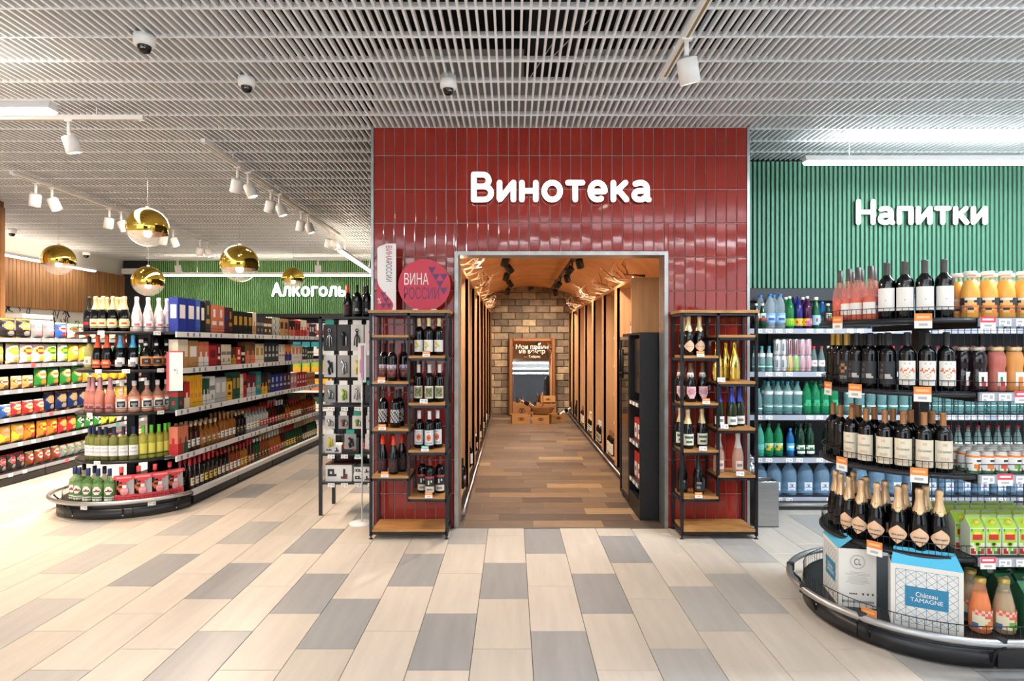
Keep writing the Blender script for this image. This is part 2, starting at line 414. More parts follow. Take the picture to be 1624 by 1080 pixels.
def sign(txt, x0, x1, zc, y, hcap, label, name, back, rw=.088):
    """rounded channel letters built from strokes, one mesh per letter"""
    tot = sum(GL[c][0] for c in txt)+.045*(len(txt)-1); sx = (x1-x0)/tot
    t = thing(name, label, 'sign', ((x0+x1)/2, y, zc)); cur = -tot/2
    for c in txt:
        w, strokes = GL[c]
        for part_, depth, rr_, m_ in (('letter', -.058, rw*hcap, LET), ('letter_return', -.022, rw*hcap*.93, back)):
            mb = MB()
            for st in strokes:
                pts = [((p-w/2)*sx, depth, (q-.5)*hcap) for p, q in st]; q_ = Vector(pts[0]); clean = [q_]
                for p in pts[1:]:
                    if (Vector(p)-clean[-1]).length > 1e-4: clean.append(Vector(p))
                pts2 = [clean[0]]
                for i in range(1, len(clean)-1):            # round the corners
                    a_, b_ = (clean[i]-clean[i-1]), (clean[i+1]-clean[i])
                    if a_.angle(b_) > .6: k_ = min(.012, a_.length*.3, b_.length*.3); pts2 += [clean[i]-a_.normalized()*k_, clean[i], clean[i]+b_.normalized()*k_]
                    else: pts2.append(clean[i])
                pts2.append(clean[-1]); b0 = len(mb.v); mb.tube(pts2, rr_, m_, 10)
                for e in (pts2[0], pts2[-1]): mb.lathe([(0, -rr_), (rr_*.7, -rr_*.7), (rr_, 0), (rr_*.7, rr_*.7), (0, rr_)], m_, 10, e.x, e.y, e.z)
            mb.v = [(v[0], depth+(v[1]-depth)*.8, v[2]) for v in mb.v]
            if part_ == 'letter': lo = ob('letter', mb, t, ((cur+w/2)*sx, 0, 0))
            else: ob('letter_return', mb, lo)
        cur += w+.045
    return t
def px_x(px, Y): return (px-CX)*Y/F_PX
def px_z(py, Y): return H-(py-CY)*Y/F_PX
sign('Винотека', px_x(746, 5.03), px_x(1033, 5.03), px_z(297, 5.03), 5.08, .262, 'white illuminated cyrillic letters for the wine room on red tiles', 'illuminated_sign', mat('#4a2020', .5))
sign('Напитки', px_x(1356, 5.95), px_x(1566, 5.95), px_z(336.5, 5.95), 6.0, .262, 'white illuminated cyrillic drinks letters on green slats above the coolers', 'illuminated_sign', mat('#16241d', .5))
sign('Алкоголь', px_x(430, 13.15), px_x(549, 13.15), px_z(459, 13.15), 13.23, .33, 'white illuminated cyrillic alcohol letters on the distant green slat wall', 'illuminated_sign', mat('#16241d', .5))

# ================================================================== CORRIDOR (wine room)
stoneM = [mat(c, .75, noise=.25, scale=9, bump=.7, bscale=14, bdist=.02) for c in ('#8c7a64', '#6b5c4b', '#b09878', '#7d6b56', '#99866c')]
ws = ob('wall_stone', MB().box(-.95, 13.32, 0, 1.85, 13.45, 3.3, mat('#5a4c3d', .9)), kind='structure')
rs = random.Random(8)
for r_ in range(19):
    off = (r_ % 2)*.155; x = -.85-off
    while x < 1.7:
        w = .308; z = r_*.15
        a, b = max(x, -.85), min(x+w, 1.7)
        if b-a > .04:
            mb = MB(); d = rs.uniform(.02, .06)
            mb.pillow(0, 0, b-a-.008, .143, -d, 0, .012, rs.choices(stoneM, (4, 4, 2, 4, 3) if r_ < 12 else (3, 6, 2, 4, 2))[0])
            ob('brick', mb, ws, (a, 13.325, z+.003))
        x += w
# vaulted plaster ceiling
plas = mat('#b98048', .8, noise=.18, scale=2.5, bump=.4, bscale=5, bdist=.03)
va = MB(); N = 24; b = 0
for yy in (5.26, 13.33):
    for rad, hz in ((1.30, .62), (1.34, .66)):
        for i in range(N+1):
            a = pi*i/N; va.v.append((.42-rad*cos(a), yy, 2.2+hz*sin(a)))
n1 = N+1
for i in range(N):
    va.face([i, i+1, 2*n1+i+1, 2*n1+i], plas, True); va.face([n1+i, 3*n1+i, 3*n1+i+1, n1+i+1], plas, True)
ob('ceiling_vault', va, kind='structure')
side = MB().box(-1.05, 5.26, 2.1, -.86, 13.3, 2.32, plas).box(1.68, 5.26, 2.1, 1.85, 13.3, 2.32, plas)
ob('trim_4', side, kind='structure')

cedar = mat('#cb9a6a', .45, noise=.14, scale=2, stretch=(10, 10, .7), rnd=.06); cedar2 = mat('#b98a5c', .5, noise=.14, scale=2, stretch=(10, 10, .7))
def wine_bays(side_):
    """shelving run along one side; side_=+1 right (opening at x=1.25), -1 left (opening at x=-.45)"""
    xo, xb = (1.25, 1.66) if side_ > 0 else (-.45, -.84)
    y0 = 6.3 if side_ > 0 else 5.32
    lab = 'run of tall cedar wine bays beyond the black wine coolers' if side_ > 0 else 'run of tall cedar wine bays opposite the coolers'
    t = thing('wine_shelving', lab, 'shelving')
    lo, hi = min(xo, xb), max(xo, xb)
    ob('back_panel', MB().box(xb-.01 if side_ < 0 else xb, y0, .04, xb if side_ < 0 else xb+.01, 13.2, 2.24, cedar2), t)
    ob('top_board', MB().box(lo, y0, 2.215, hi, 13.2, 2.25, cedar), t)
    ob('end_panel', MB().box(lo, y0, .04, hi, y0+.03, 2.215, cedar), t)
    ob('plinth', MB().box(min(xo+.02*side_, xb), y0, 0, max(xo+.02*side_, xb), 13.2, .09, BLKMET), t)
    ob('kick_rail', MB().tube([(xo-.02*side_, y0, .06), (xo-.02*side_, 13.2, .06)], .018, CHROME, 6), t)
    y = y0+.03; bays = []
    while y < 12.9:
        ye = min(y+.82, 13.1)
        bays.append((y, ye))
        ob('upright_post', MB().box(min(xo, xo+.03*side_), ye, .09, max(xo, xo+.03*side_), ye+.2, 2.215, cedar), t)
        ob('partition', MB().box(lo, ye, .09, hi, ye+.02, 2.215, cedar), t)
        for z in (.10, .5, .88, 1.26, 1.64):
            rc = .03 if z < .2 else .13
            ob('shelf', MB().box(lo+(rc if side_ > 0 else 0), y, z-.02, hi-(rc if side_ < 0 else 0), ye, z, cedar2), t)
            ob('price_tag', MB().box(-.002, -.03, -.02, .002, .03, .02, WHITEL), t, (xo+(rc-.006)*side_, ye-.12, z-.005))
        y = ye+.22
    led = ob('led_strip', MB().box(xo+.02*side_-.004, y0+.02, 2.25, xo+.02*side_+.004, 13.15, 2.256, mat((1, .80, .55), .5, emit=22)), t)
    return bays
bR = wine_bays(1); bL = wine_bays(-1)
# branches lying on top of both runs
bark = mat('#ead6bc', .7, noise=.2, scale=12); bark2 = mat('#7a4b2c', .7, noise=.2, scale=12)
def branch(seed, big):
    r = random.Random(seed); mb = MB(); m = bark if r.random() < .7 else bark2
    def grow(p, d, L, rad, depth):
        pts = [p]; n = 5
        for i in range(n):
            d = (d+Vector((r.uniform(-.35, .35), r.uniform(-.35, .35), r.uniform(-.25, .3)))).normalized(); p = p+d*L/n; p.z = max(p.z, .012)
            pts.append(p)
            if depth < 2 and i in (1, 2, 3) and r.random() < .75:
                grow(p, (d+Vector((r.uniform(-.9, .9), r.uniform(-.9, .9), r.uniform(-.2, .7)))).normalized(), L*r.uniform(.4, .65), rad*.65, depth+1)
        mb.tube(pts, [rad*(1-.75*i/n) for i in range(n+1)], m, 5)
    grow(Vector((0, 0, .02)), Vector((1, 0, .10)), .33*big, .0135, 0)
    return mb.mesh('branch')
BR = [branch(s, 1) for s in range(7)]
rb = random.Random(2)
for sd, nm, y0, far in ((1, 'cooler side', 6.45, 12.8), (-1, 'side opposite the coolers', 5.6, 12.8)):
    nb = 20 if sd > 0 else 20
    for k in range(nb):
        y = y0+(far-y0)*k/(nb-1)
        x = 1.42 if sd > 0 else -.62
        rz = (pi if sd > 0 else 0)+rb.uniform(-.7, .5)*sd
        thing('dry_branch', f'{ORD[k]} dry branch from the entrance lying on the wine shelving, {nm}', 'branch', (x+.0*sd, y, 2.262), rz, f'dry branches on the wine shelving, {nm}', BR[rb.randrange(7)])
# black track spots under the vault
def spot_head(name, label, loc, rot, size, mt, group, glow=None, arm=.06, parts=None, energy=0, col=WARM, spot=70):
    t = thing(name, label, 'spotlight', loc, 0, group)
    ob('mount_arm', MB().tube([(0, 0, arm), (0, 0, 0)], .011*size/.1, mt, 6).box(-.03, -.015, arm, .03, .015, arm+.02, mt), t)
    r = size*.42; L = size
    h = MB(); h.lathe([(0, .0), (r*.85, 0), (r, .008), (r, L), (r*.88, L), (r*.86, L-.012), (0, L-.012)], mt, 14)
    q = Vector(rot).to_track_quat('Z', 'Y').to_euler()
    hd = ob('lamp_head', h, t, (0, 0, -.01), rot=tuple(q))
    ob('lens', MB().lathe([(0, L-.010), (r*.84, L-.010)], glow or LEDM, 14), hd)
    if energy:
        l = lamp('SPOT', Vector(loc)+Vector(rot).normalized()*(L+.02), energy, col, Vector(rot).to_track_quat('-Z', 'Y').to_euler(), .05, spot=spot)
    return t
wglow = mat((1, .85, .65), .4, emit=12)
for sx, nm, dirx in ((-.07, 'track opposite the coolers', .9), (.83, 'track on the cooler side', -.9)):
    tr = thing('track_rail', f'black spotlight rail under the vault, {nm}', 'track', (sx, 5.5, 2.70 if sx > 0 else 2.72))
    tr.data = None
    ob('rail', MB().box(-.018, 0, 0, .018, 7, .03, BLACK), tr)
    ob('rail_hanger', MB().box(-.006, 3, .03, .006, 3.012, .12, BLACK), tr); ob('rail_hanger', MB().box(-.006, 6, .03, .006, 6.012, .12, BLACK), tr)
    for k, y in enumerate((6.5, 7.5, 8.3, 9.2, 10.3, 11.7)):
        spot_head('track_spotlight', f'{ORD[k]} black spotlight from the entrance on the {nm}', (sx, y, 2.62 if sx > 0 else 2.64), (-.35*dirx if k % 2 else .9*dirx, .5, -1.0), .115, BLACK, f'black spotlights on the {nm}', wglow, .07)
for k, y in enumerate((5.75, 6.9, 8.0, 9.3, 10.6, 12.0)):
    xx = (-.07, .83)[k % 2]
    lamp('SPOT', (xx, y, 2.60), 84, (1, .87, .72), aim((xx, y, 2.6), (.4, y+.3, 0)), .04, spot=140)
lamp('SPOT', (.40, 11.3, 2.6), 110, (1, .87, .72), aim((.4, 11.3, 2.6), (.4, 13.3, 1.1)), .1, spot=80)
dcam = None
# mirror in a carved frame
gold_w = mat('#8a5527', .45, noise=.2, scale=25, bump=.5, bscale=60, bdist=.006)
mt_ = thing('standing_mirror', 'tall mirror in carved brown frame leaning on the stone wall', 'mirror', (.44, 13.05, 0))
mt_.rotation_euler = (R(-4.8), 0, 0)
fw, hw, hh = .085, .51, 1.69
for nm, bx in (('frame_side', (-hw, 0, -hw+fw, hh)), ('frame_side', (hw-fw, 0, hw, hh)), ('frame_rail', (-hw+fw, hh-fw, hw-fw, hh)), ('frame_rail', (-hw+fw, 0, hw-fw, fw))):
    mb = MB(); mb.pillow(bx[0], bx[1], bx[2], bx[3], -.05, .03, .02, gold_w); ob(nm, mb, mt_)
ob('mirror_glass', MB().box(-hw+fw, -.005, fw, hw-fw, .005, hh-fw, mat('#e8e8e6', .015, 1)), mt_)
cream = mat('#efe6d6', .6)
for s_, z in (('Мои планы', 1.50), ('на вечер', 1.38)): ob('lettering', text_mesh(s_, .135, cream, bold=.002), mt_, (0, -.0056, z))
ob('lettering', text_mesh('— Табрис', .075, cream), mt_, (0, -.0056, 1.28))
# ================================================================== PRODUCT KITS
SH = {
 'bord': ([(0, 0), (.037, 0), (.0408, .006), (.0408, .188), (.0375, .206), (.0235, .223), (.0148, .236), (.0142, .298), (0, .299)], [(.0158, .226), (.0154, .238), (.0150, .292), (.0158, .294), (.0158, .302), (0, .303)]),
 'burg': ([(0, 0), (.037, 0), (.0405, .006), (.0405, .13), (.037, .165), (.026, .205), (.0165, .235), (.0145, .255), (.0142, .298), (0, .299)], [(.0178, .232), (.0156, .25), (.0150, .302), (0, .303)]),
 'champ': ([(0, 0), (.040, 0), (.0440, .006), (.0440, .13), (.041, .160), (.031, .200), (.021, .235), (.0165, .26), (.0160, .31), (0, .312)], [(.0318, .200), (.0218, .235), (.0172, .26), (.0170, .29), (.0190, .294), (.0190, .303), (.0175, .309), (.0175, .316), (.010, .320), (0, .321)]),
 'spirit': ([(0, 0), (.036, 0), (.040, .006), (.040, .165), (.035, .188), (.018, .205), (.0135, .215), (.0135, .262), (0, .263)], [(.0160, .235), (.0165, .275), (0, .277)]),
 'flask': ([(0, 0), (.040, 0), (.048, .01), (.050, .07), (.048, .13), (.036, .165), (.018, .19), (.0145, .205), (.0145, .25), (0, .251)], [(.0175, .225), (.018, .265), (0, .267)]),
 'verm': ([(0, 0), (.042, 0), (.046, .008), (.046, .175), (.041, .203), (.022, .222), (.0165, .23), (.0160, .30), (0, .301)], [(.0182, .245), (.0175, .31), (0, .312)]),
 'pet': ([(0, 0), (.036, 0), (.042, .012), (.042, .09), (.039, .10), (.042, .11), (.042, .185), (.038, .215), (.024, .255), (.0145, .28), (.0135, .298), (0, .299)], [(.016, .29), (.016, .308), (.014, .312), (0, .312)]),
 'petw': ([(0, 0), (.04, 0), (.047, .014), (.047, .05), (.044, .06), (.047, .07), (.047, .15), (.043, .165), (.047, .18), (.044, .235), (.030, .28), (.0155, .305), (.0145, .32), (0, .322)], [(.018, .312), (.018, .334), (0, .336)]),
 'sglass': ([(0, 0), (.028, 0), (.031, .006), (.031, .12), (.026, .155), (.016, .195), (.0125, .215), (.0125, .23), (0, .231)], [(.0150, .222), (.0155, .243), (0, .244)]),
 'juice': ([(0, 0), (.040, 0), (.0445, .008), (.0445, .125), (.043, .14), (.031, .195), (.0255, .212), (.0255, .225), (0, .226)], [(.0285, .222), (.0295, .226), (.0295, .238), (.027, .241), (0, .241)]),
 'curvy': ([(0, 0), (.038, 0), (.043, .01), (.043, .085), (.039, .10), (.037, .115), (.040, .13), (.043, .15), (.042, .175), (.033, .20), (.030, .21), (0, .211)], [(.032, .208), (.033, .212), (.033, .224), (.030, .227), (0, .227)]),
 'pear': ([(0, 0), (.038, 0), (.044, .01), (.0445, .06), (.040, .12), (.029, .17), (.021, .20), (.0205, .222), (0, .223)], [(.0225, .218), (.023, .235), (0, .236)]),
 'jar': ([(0, 0), (.028, 0), (.0315, .006), (.032, .05), (.0315, .085), (.027, .098), (0, .099)], [(.0285, .096), (.029, .100), (.029, .108), (0, .109)]),
 'jug': ([(0, 0), (.080, 0), (.088, .015), (.088, .05), (.084, .06), (.088, .07), (.088, .11), (.084, .12), (.088, .13), (.088, .19), (.075, .235), (.045, .275), (.026, .29), (.025, .30), (0, .301)], [(.030, .292), (.030, .315), (0, .317)]),
 'can': ([(0, 0), (.023, 0), (.0265, .006), (.0265, .128), (.023, .137), (.0, .135)], None),
}
KITS = {}
def kit(key, name, cat, shape, body, foil=None, label=None, foilname='capsule', extra=(), sc=1.0, seg=16, fill=None):
    """label = (z0, z1, arc, pattern, keys) or list of those"""
    prof, fp = SH[shape]; parts = []
    mb = MB().lathe([(r*sc, z*sc) for r, z in prof], body, seg)
    if fill:                                        # liquid seen through the bottle
        fm, ftop = fill; ins = [(max(r*sc-.0025, 0), max(z*sc, .003)) for r, z in prof if z <= ftop]
        rl = ins[-1][0]; ins.append((0, ins[-1][1])); parts.append(('liquid', MB().lathe(ins, fm, seg).mesh('liquid')))
    if fp and foil: parts.append((foilname, MB().lathe([(r*sc, z*sc) for r, z in fp], foil, 12).mesh(foilname)))
    for lb in ([label] if isinstance(label, tuple) else (label or [])):
        z0, z1, arc, pat, keys = lb
        rr_ = max(r for r, z in prof)*sc+.0008
        if len(pat[0]) < 6: pat = [''.join(ch*(-(-6//len(p))) for ch in p) for p in pat]
        parts.append(('label', MB().curved(rr_, z0*sc, z1*sc, arc, pat, keys).mesh('label')))
    for e in extra: parts.append(e)
    KITS[key] = (name, cat, mb.mesh(name), parts)
ITEMS = []
def put(key, loc, rz, label, group, sc=1.0, noparts=False):
    name, cat, me, parts = KITS[key]
    t = thing(name, label, cat, loc, rz, group, me)
    if sc != 1: t.scale = (sc,)*3
    if not noparts:
        for pn, pm in parts: ob(pn, pm, t)
    return t
def run(key, desc, ref, where, spots, group=None, z=None, **kw):
    """several of one product: label tells its place in the run. spots: (x,y,z,rz)"""
    n = len(spots); group = group or f'{desc}, {where}'
    for i, (x, y, zz, rz) in enumerate(spots):
        lab = f'{desc}, {where}' if n == 1 else f'{ORD[i]} {desc} from the {ref}, {where}'
        put(key, (x, y, zz), rz, lab, group, **kw)

W = WHITEL; CREAM = mat('#eadfc9', .6); GOLD = mat('#e3bf94', .32, .45, noise=.05, scale=40); GOLDL = mat('#efd9a8', .35, .4); COPPER = mat('#a8754c', .4, .4, noise=.1, scale=30)
BLKF = mat('#141416', .35); PEACH = mat('#f1c6a2', .5); DKLAB = mat('#232427', .5); GRYL = mat('#8d8a85', .5); RED = mat('#c4252c', .4); YEL = mat('#f2c62d', .4)
ROSEG = mat('#d98a78', .05, alpha=.35); ROSEL = mat('#ef6a4e', .2); DKG = DKGLASS; OLIVE = mat('#5c6a1e', .08, alpha=.8); PALEY = mat('#b7b545', .07, alpha=.75)
NAVY = mat('#1d2a52', .35); LIME = mat('#6fd23a', .4); GRN = mat('#2f8a45', .4); DGRN = mat('#12402a', .2); BLUEC = mat('#2f86d6', .35); PINKL = mat('#eab9c0', .5)
SILV = mat('#f2e2e2', .22, .35); GOLDB = mat('#e6c878', .16, 1); CYAN = mat('#4cc4ee', .45); DBLUE = mat('#2a5fae', .4); PURP = mat('#4a1a46', .15)
PRINT = MB
def small_text(s, size, m, r, z, sx=1, shear=0, bold=0): return wrap(text_mesh(s, size, m, sx=sx, shear=shear, bold=bold), r+.0016, z)
def diamond(r, zc, hw, hh, m, lines):
    mb = MB(); nv, nu = 10, 8
    for j in range(nv+1):
        v = -1+2*j/nv; w = max(.03, 1-abs(v)**1.35)
        for i in range(nu+1):
            a = hw*w*(-1+2*i/nu)/r; mb.v.append(((r+.001)*sin(a), -(r+.001)*cos(a), zc+hh*v))
    for j in range(nv):
        for i in range(nu):
            q = j*(nu+1)+i; mb.face([q, q+1, q+nu+2, q+nu+1], m, True)
    return mb.mesh('label')
# wines
kit('white_label', 'wine_bottle', 'bottle', 'bord', DKG, mat('#4a4644', .5), (.045, .165, 128, ['WWWWWWWW', 'WWWWWWWW', 'WWWWWWWW', 'WWWWWWWW'], {'W': W}), extra=[('label_print', small_text('✦', .010, GRYL, .0408, .10))])
kit('rose', 'wine_bottle', 'bottle', 'burg', ROSEG, mat('#4b4540', .5), [(.035, .10, 100, ['WWWWWWWW']*2, {'W': W})], fill=(ROSEL, .14), extra=[('back_label', MB().curved(.0412, .04, .10, 50, ['PP', 'WW', 'PP'], {'P': mat('#7d6bb4', .5), 'W': W}, c0=80).mesh('back_label'))])
kit('black_medal', 'wine_bottle', 'bottle', 'bord', DKG, mat('#b08a3a', .4, .3), (.03, .15, 120, ['KKKKKKKK', 'KKKCCKKK', 'KKCKKCKK', 'KKKCCKKK', 'KKKKKKKK', 'KKWWWWKK', 'KKKKKKKK'], {'K': DKLAB, 'C': COPPER, 'W': GRYL}))
kit('black_panel', 'wine_bottle', 'bottle', 'bord', DKG, BLKF, (.03, .15, 120, ['KKKKKKKKKK', 'KKGKKKKKKK', 'KKKKKKKKKK', 'GGGKKKKKKK', 'KKKKKKKKKK', 'GGGKWWWKKK', 'GGGKWWWWKK', 'KKKKKKKKKK', 'KKKKKKKKKK'], {'K': DKLAB, 'G': mat('#5c5553', .5), 'W': mat('#b8b4ae', .5)}))
kit('leaf_label', 'wine_bottle', 'bottle', 'bord', DKG, BLKF, (.03, .155, 118, ['WWWWWWWWWWWW', 'WWWWGWWGWWWW', 'WWWWWWWWWWWW', 'WWWWWWWWWWWW', 'WWOWWWOWWOWW', 'WOOWOOWWOOOW', 'WWWOWWWOWWOW', 'WWWWWYYWWWWW', 'WWWWYWWYWWWW', 'WWWWWYYWWWWW', 'WWWWWWWWWWWW', 'WWGGGGGGGGWW', 'WWWWWWWWWWWW', 'WWWWWWWWWWWW'], {'W': W, 'O': mat('#e0743a', .5), 'Y': mat('#e8c9a0', .5), 'G': mat('#cbb', .5) if False else mat('#c9c2ba', .5)}))
kit('cursive', 'wine_bottle', 'bottle', 'bord', DKG, COPPER, (.022, .162, 132, ['CCCCCCCCCC', 'CCCCDDCCCC', 'CCCCCCCCCC', 'CCCCCCCCCC', 'CCCCCCCCCC', 'CCCCCCCCCC', 'CCCDDDDCCC', 'CCCCCCCCCC', 'CCDDDDDDCC', 'CCCCCCCCCC'], {'C': CREAM, 'D': mat('#d8c2a8', .6)}), extra=[('label_print', small_text('Cru Lermont', .019, INK, .0408, .108, sx=.62, shear=.35))])
kit('abrau', 'sparkling_wine_bottle', 'bottle', 'champ', DKG, GOLD, None, extra=[('label', diamond(.044, .075, .052, .048, PEACH, 0)), ('label_print', small_text('АБРАУ ДЮРСО', .0095, INK, .0443, .072, sx=.85, bold=.0003)), ('neck_band', MB().lathe([(.0345, .188), (.0335, .192), (.030, .205)], BLKF, 14).mesh('neck_band')), ('neck_seal', MB().lathe([(0, .004), (.011, .003), (.013, 0)], GOLDL, 12, M=Matrix.Translation((0, -.0315, .199)) @ Matrix.Rotation(R(80), 4, 'X')).mesh('neck_seal'))])
# portal stand wines
kit('yellow_cap', 'wine_bottle', 'bottle', 'bord', DKG, mat('#e3d8a0', .5), (.03, .125, 120, ['WWWWWWWW', 'WYYWWWWW', 'WWYYWWWW', 'WWWYYWWW', 'WYYWWWWW', 'WWWWWWWW', 'WWWWWWWW'], {'W': W, 'Y': mat('#e6d33c', .5)}))
kit('castle', 'wine_bottle', 'bottle', 'bord', DKG, mat('#241a1a', .4), (.03, .13, 120, ['PPPPPPPP', 'PPGPPGPP', 'GGGGGGGG', 'KRRKKRRK', 'KRRRRRRK', 'KKKRRKKK', 'KKKKKKKK'], {'P': mat('#cdb9c8', .5), 'G': mat('#7c6a6e', .5), 'K': mat('#3b2526', .5), 'R': mat('#8c3a34', .5)}))
kit('framed', 'wine_bottle', 'bottle', 'bord', DKG, mat('#e6e2d8', .5), (.03, .13, 110, ['WWWWWWWW', 'WOOOOOOW', 'WOGGOGOW', 'WOGOGGOW', 'WOOGGOOW', 'WGOOOGOW', 'WOOOOOOW', 'WWWWWWWW'], {'W': CREAM, 'O': mat('#8f9067', .6), 'G': mat('#56603c', .6)}))
kit('mono', 'wine_bottle', 'bottle', 'bord', DKG, mat('#2c2c30', .4), (.04, .145, 120, ['GWGWWGWG', 'WKWGKWGW', 'GWKWGKWG', 'KGWKWGKW', 'WKGWKWGK', 'GWKGWKWG', 'WGWKGWKG'], {'W': mat('#c7c4bf', .6), 'G': mat('#77767a', .6), 'K': mat('#2d2d31', .6)}))
kit('orange_disc', 'wine_bottle', 'bottle', 'bord', DKG, mat('#efeff2', .5), (.03, .15, 120, ['WWWWWWWWWW', 'WWWGGGWWWW', 'WWWWWWWWWW', 'WWWWOOWWWW', 'WWWOOOOWWW', 'WWWODDOWWW', 'WWWOOOOWWW', 'WWWWOOWWWW', 'WWWWWWWWWW', 'WWGGGGGGWW', 'WWWWWWWWWW'], {'W': mat('#e9e9ee', .6), 'O': mat('#e0702e', .6), 'D': mat('#a33f20', .6), 'G': mat('#b8b7ba', .6)}))
kit('orange_foil', 'wine_bottle', 'bottle', 'burg', DKG, mat('#e2432a', .35), (.02, .12, 120, ['KKKKKKKK', 'KRKRRKRK', 'KKRKKRKK', 'KRKKRKKK', 'KKKKKKKK'], {'K': mat('#241c1e', .6), 'R': mat('#5c2226', .6)}))
kit('striped', 'wine_bottle', 'bottle', 'bord', DKG, mat('#6b3028', .5), (.02, .15, 120, ['RRRRRRRR', 'KKKKKKKK', 'KKKWKWKK', 'KKKWKKKK', 'KKKKKKKK', 'WWWWWWWW', 'WWGGGGWW', 'WWWWWWWW'], {'R': mat('#b23a4c', .6), 'K': mat('#27332e', .6), 'W': CREAM, 'G': GRYL}))
kit('diamond_brut', 'sparkling_wine_bottle', 'bottle', 'champ', DKG, GOLDL, None, extra=[('label', diamond(.044, .075, .050, .048, PEACH, 0)), ('label_print', small_text('АБРАУ ДЮРСО', .0095, INK, .0443, .072, sx=.85)), ('neck_seal', MB().lathe([(0, .004), (.010, .003), (.012, 0)], GOLDL, 12, M=Matrix.Translation((0, -.033, .199)) @ Matrix.Rotation(R(80), 4, 'X')).mesh('neck_seal'))])
kit('pink_shield', 'sparkling_wine_bottle', 'bottle', 'champ', DKG, mat('#6e4a30', .5), (.03, .125, 110, ['PPPPPPPP', 'PPGGGGPP', 'PGGGGGGP', 'PPGGGGPP', '.PPPPPP.', '..PPPP..'], {'P': PINKL, 'G': mat('#c98f99', .5)}), extra=[('neck_seal', MB().lathe([(.0305, .203), (.026, .22), (.0225, .237)], W, 14).mesh('neck_seal'))])
kit('green_label', 'sparkling_wine_bottle', 'bottle', 'champ', DKG, GOLDL, (.03, .12, 130, ['WWWWWWWW', 'WGGGGGGW', 'WWWWWWWW', 'WWGGGGWW', 'WWWWWWWW'], {'W': mat('#dfe3cf', .6), 'G': mat('#55604a', .6)}))
kit('dark_cuvee', 'sparkling_wine_bottle', 'bottle', 'champ', DKG, BLKF, (.03, .12, 100, ['.......K', 'KGGGGKKK', 'KKKKKKKK', 'KGGGKKKK', 'KKKKKKKK'], {'K': DKLAB, 'G': GRYL}), extra=[('back_label', MB().curved(.0448, .04, .12, 40, ['WW'], {'W': mat('#c9c3e0', .5)}, c0=75).mesh('back_label'))])
kit('gold_bottle', 'sparkling_wine_bottle', 'bottle', 'champ', GOLDB, mat('#d3ac3e', .2, 1), (.02, .11, 120, ['GGGGGGGG', 'YGGGGGGY', 'GGGGGGGG'], {'G': mat('#d8b04e', .3, .8), 'Y': GOLDL}))
kit('blue_foil', 'sparkling_wine_bottle', 'bottle', 'champ', mat('#222a12', .06), mat('#2a3f9a', .3, .3), (.02, .085, 120, ['WWWWWWWW', 'WWGGGGWW', 'WWWWWWWW'], {'W': W, 'G': GRYL}))
kit('clear_rose', 'sparkling_wine_bottle', 'bottle', 'champ', mat('#e2b49c', .05, alpha=.62), mat('#ece2dc', .4), (.03, .10, 80, ['PPPPPP', 'PGGGGP', 'PPPPPP'], {'P': mat('#f0cfc4', .6), 'G': GRYL}))
# left round end
kit('oval_yellow', 'sparkling_wine_bottle', 'bottle', 'champ', DKG, GOLDL, (.035, .115, 130, ['.YYYYYYYY.', 'YYYYYYYYYY', 'YYYRRRRYYY', 'YYYYYYYYYY', '.YYYYYYYY.'], {'Y': mat('#eee0a6', .5), 'R': RED}))
kit('black_oval', 'sparkling_wine_bottle', 'bottle', 'champ', DKG, BLKF, (.035, .115, 120, ['.KKKKKK.', 'KKRRRRKK', '.KKKKKK.'], {'K': DKLAB, 'R': RED}))
kit('silver', 'sparkling_wine_bottle', 'bottle', 'champ', SILV, mat('#f6eeee', .35), (.03, .10, 110, ['.WWWWWW.', 'WWRRRRWW', '.WWWWWW.'], {'W': W, 'R': mat('#e2667a', .5)}))
kit('orange_oval', 'sparkling_wine_bottle', 'bottle', 'champ', DKG, mat('#e2552f', .35), (.02, .09, 120, ['.OOOOOO.', 'OOPPPPOO', 'OOOOOOOO', '.OOOOOO.'], {'O': mat('#e8643a', .5), 'P': mat('#f2b08e', .5)}))
kit('blue_top', 'sparkling_wine_bottle', 'bottle', 'champ', DKG, mat('#56acd8', .3, .3), (.03, .11, 110, ['..WWWWWW', 'WWWWWWWW', 'WWGGGGWW', 'WWWWWW..'], {'W': W, 'G': GRYL}))
kit('round_liqueur', 'spirit_bottle', 'bottle', 'flask', DKG, BLKF, (.03, .11, 110, ['OOOOOOOO', 'OKKKKKKO', 'OKKWWKKO', 'OKKKKKKO', 'OOOOOOOO'], {'O': mat('#f0954e', .5), 'K': DKLAB, 'W': GRYL}), extra=[('neck_seal', MB().lathe([(.0155, .20), (.0155, .222)], W, 12).mesh('neck_seal'))])
kit('olive_bottle', 'wine_bottle', 'bottle', 'bord', mat('#a9a552', .06, alpha=.7), BLKF, (.03, .12, 90, ['WWWWWW', 'WWGGWW', 'WWWWWW'], {'W': CREAM, 'G': GRYL}))
PKG = mat('#cf8a7c', .07, alpha=.6)
kit('pink_foil', 'sparkling_wine_bottle', 'bottle', 'champ', PKG, mat('#c98e90', .35, .3), (.025, .08, 90, ['.PPPPPP.', 'PPGGGGPP', '.PPPPPP.'], {'P': mat('#c08080', .5), 'G': mat('#7c4a4c', .5)}), fill=(mat('#ee8a6c', .3), .16))
kit('shield_rose', 'spirit_bottle', 'bottle', 'flask', mat('#e2a88c', .06, alpha=.4), mat('#f3e6e0', .45), (.03, .115, 100, ['.WWWWWW.', 'WKKKKKKW', 'WKGGGGKW', 'WKKGGKKW', 'WWWWWWWW'], {'W': W, 'K': DKLAB, 'G': GRYL}), fill=(mat('#ee9468', .3), .15))
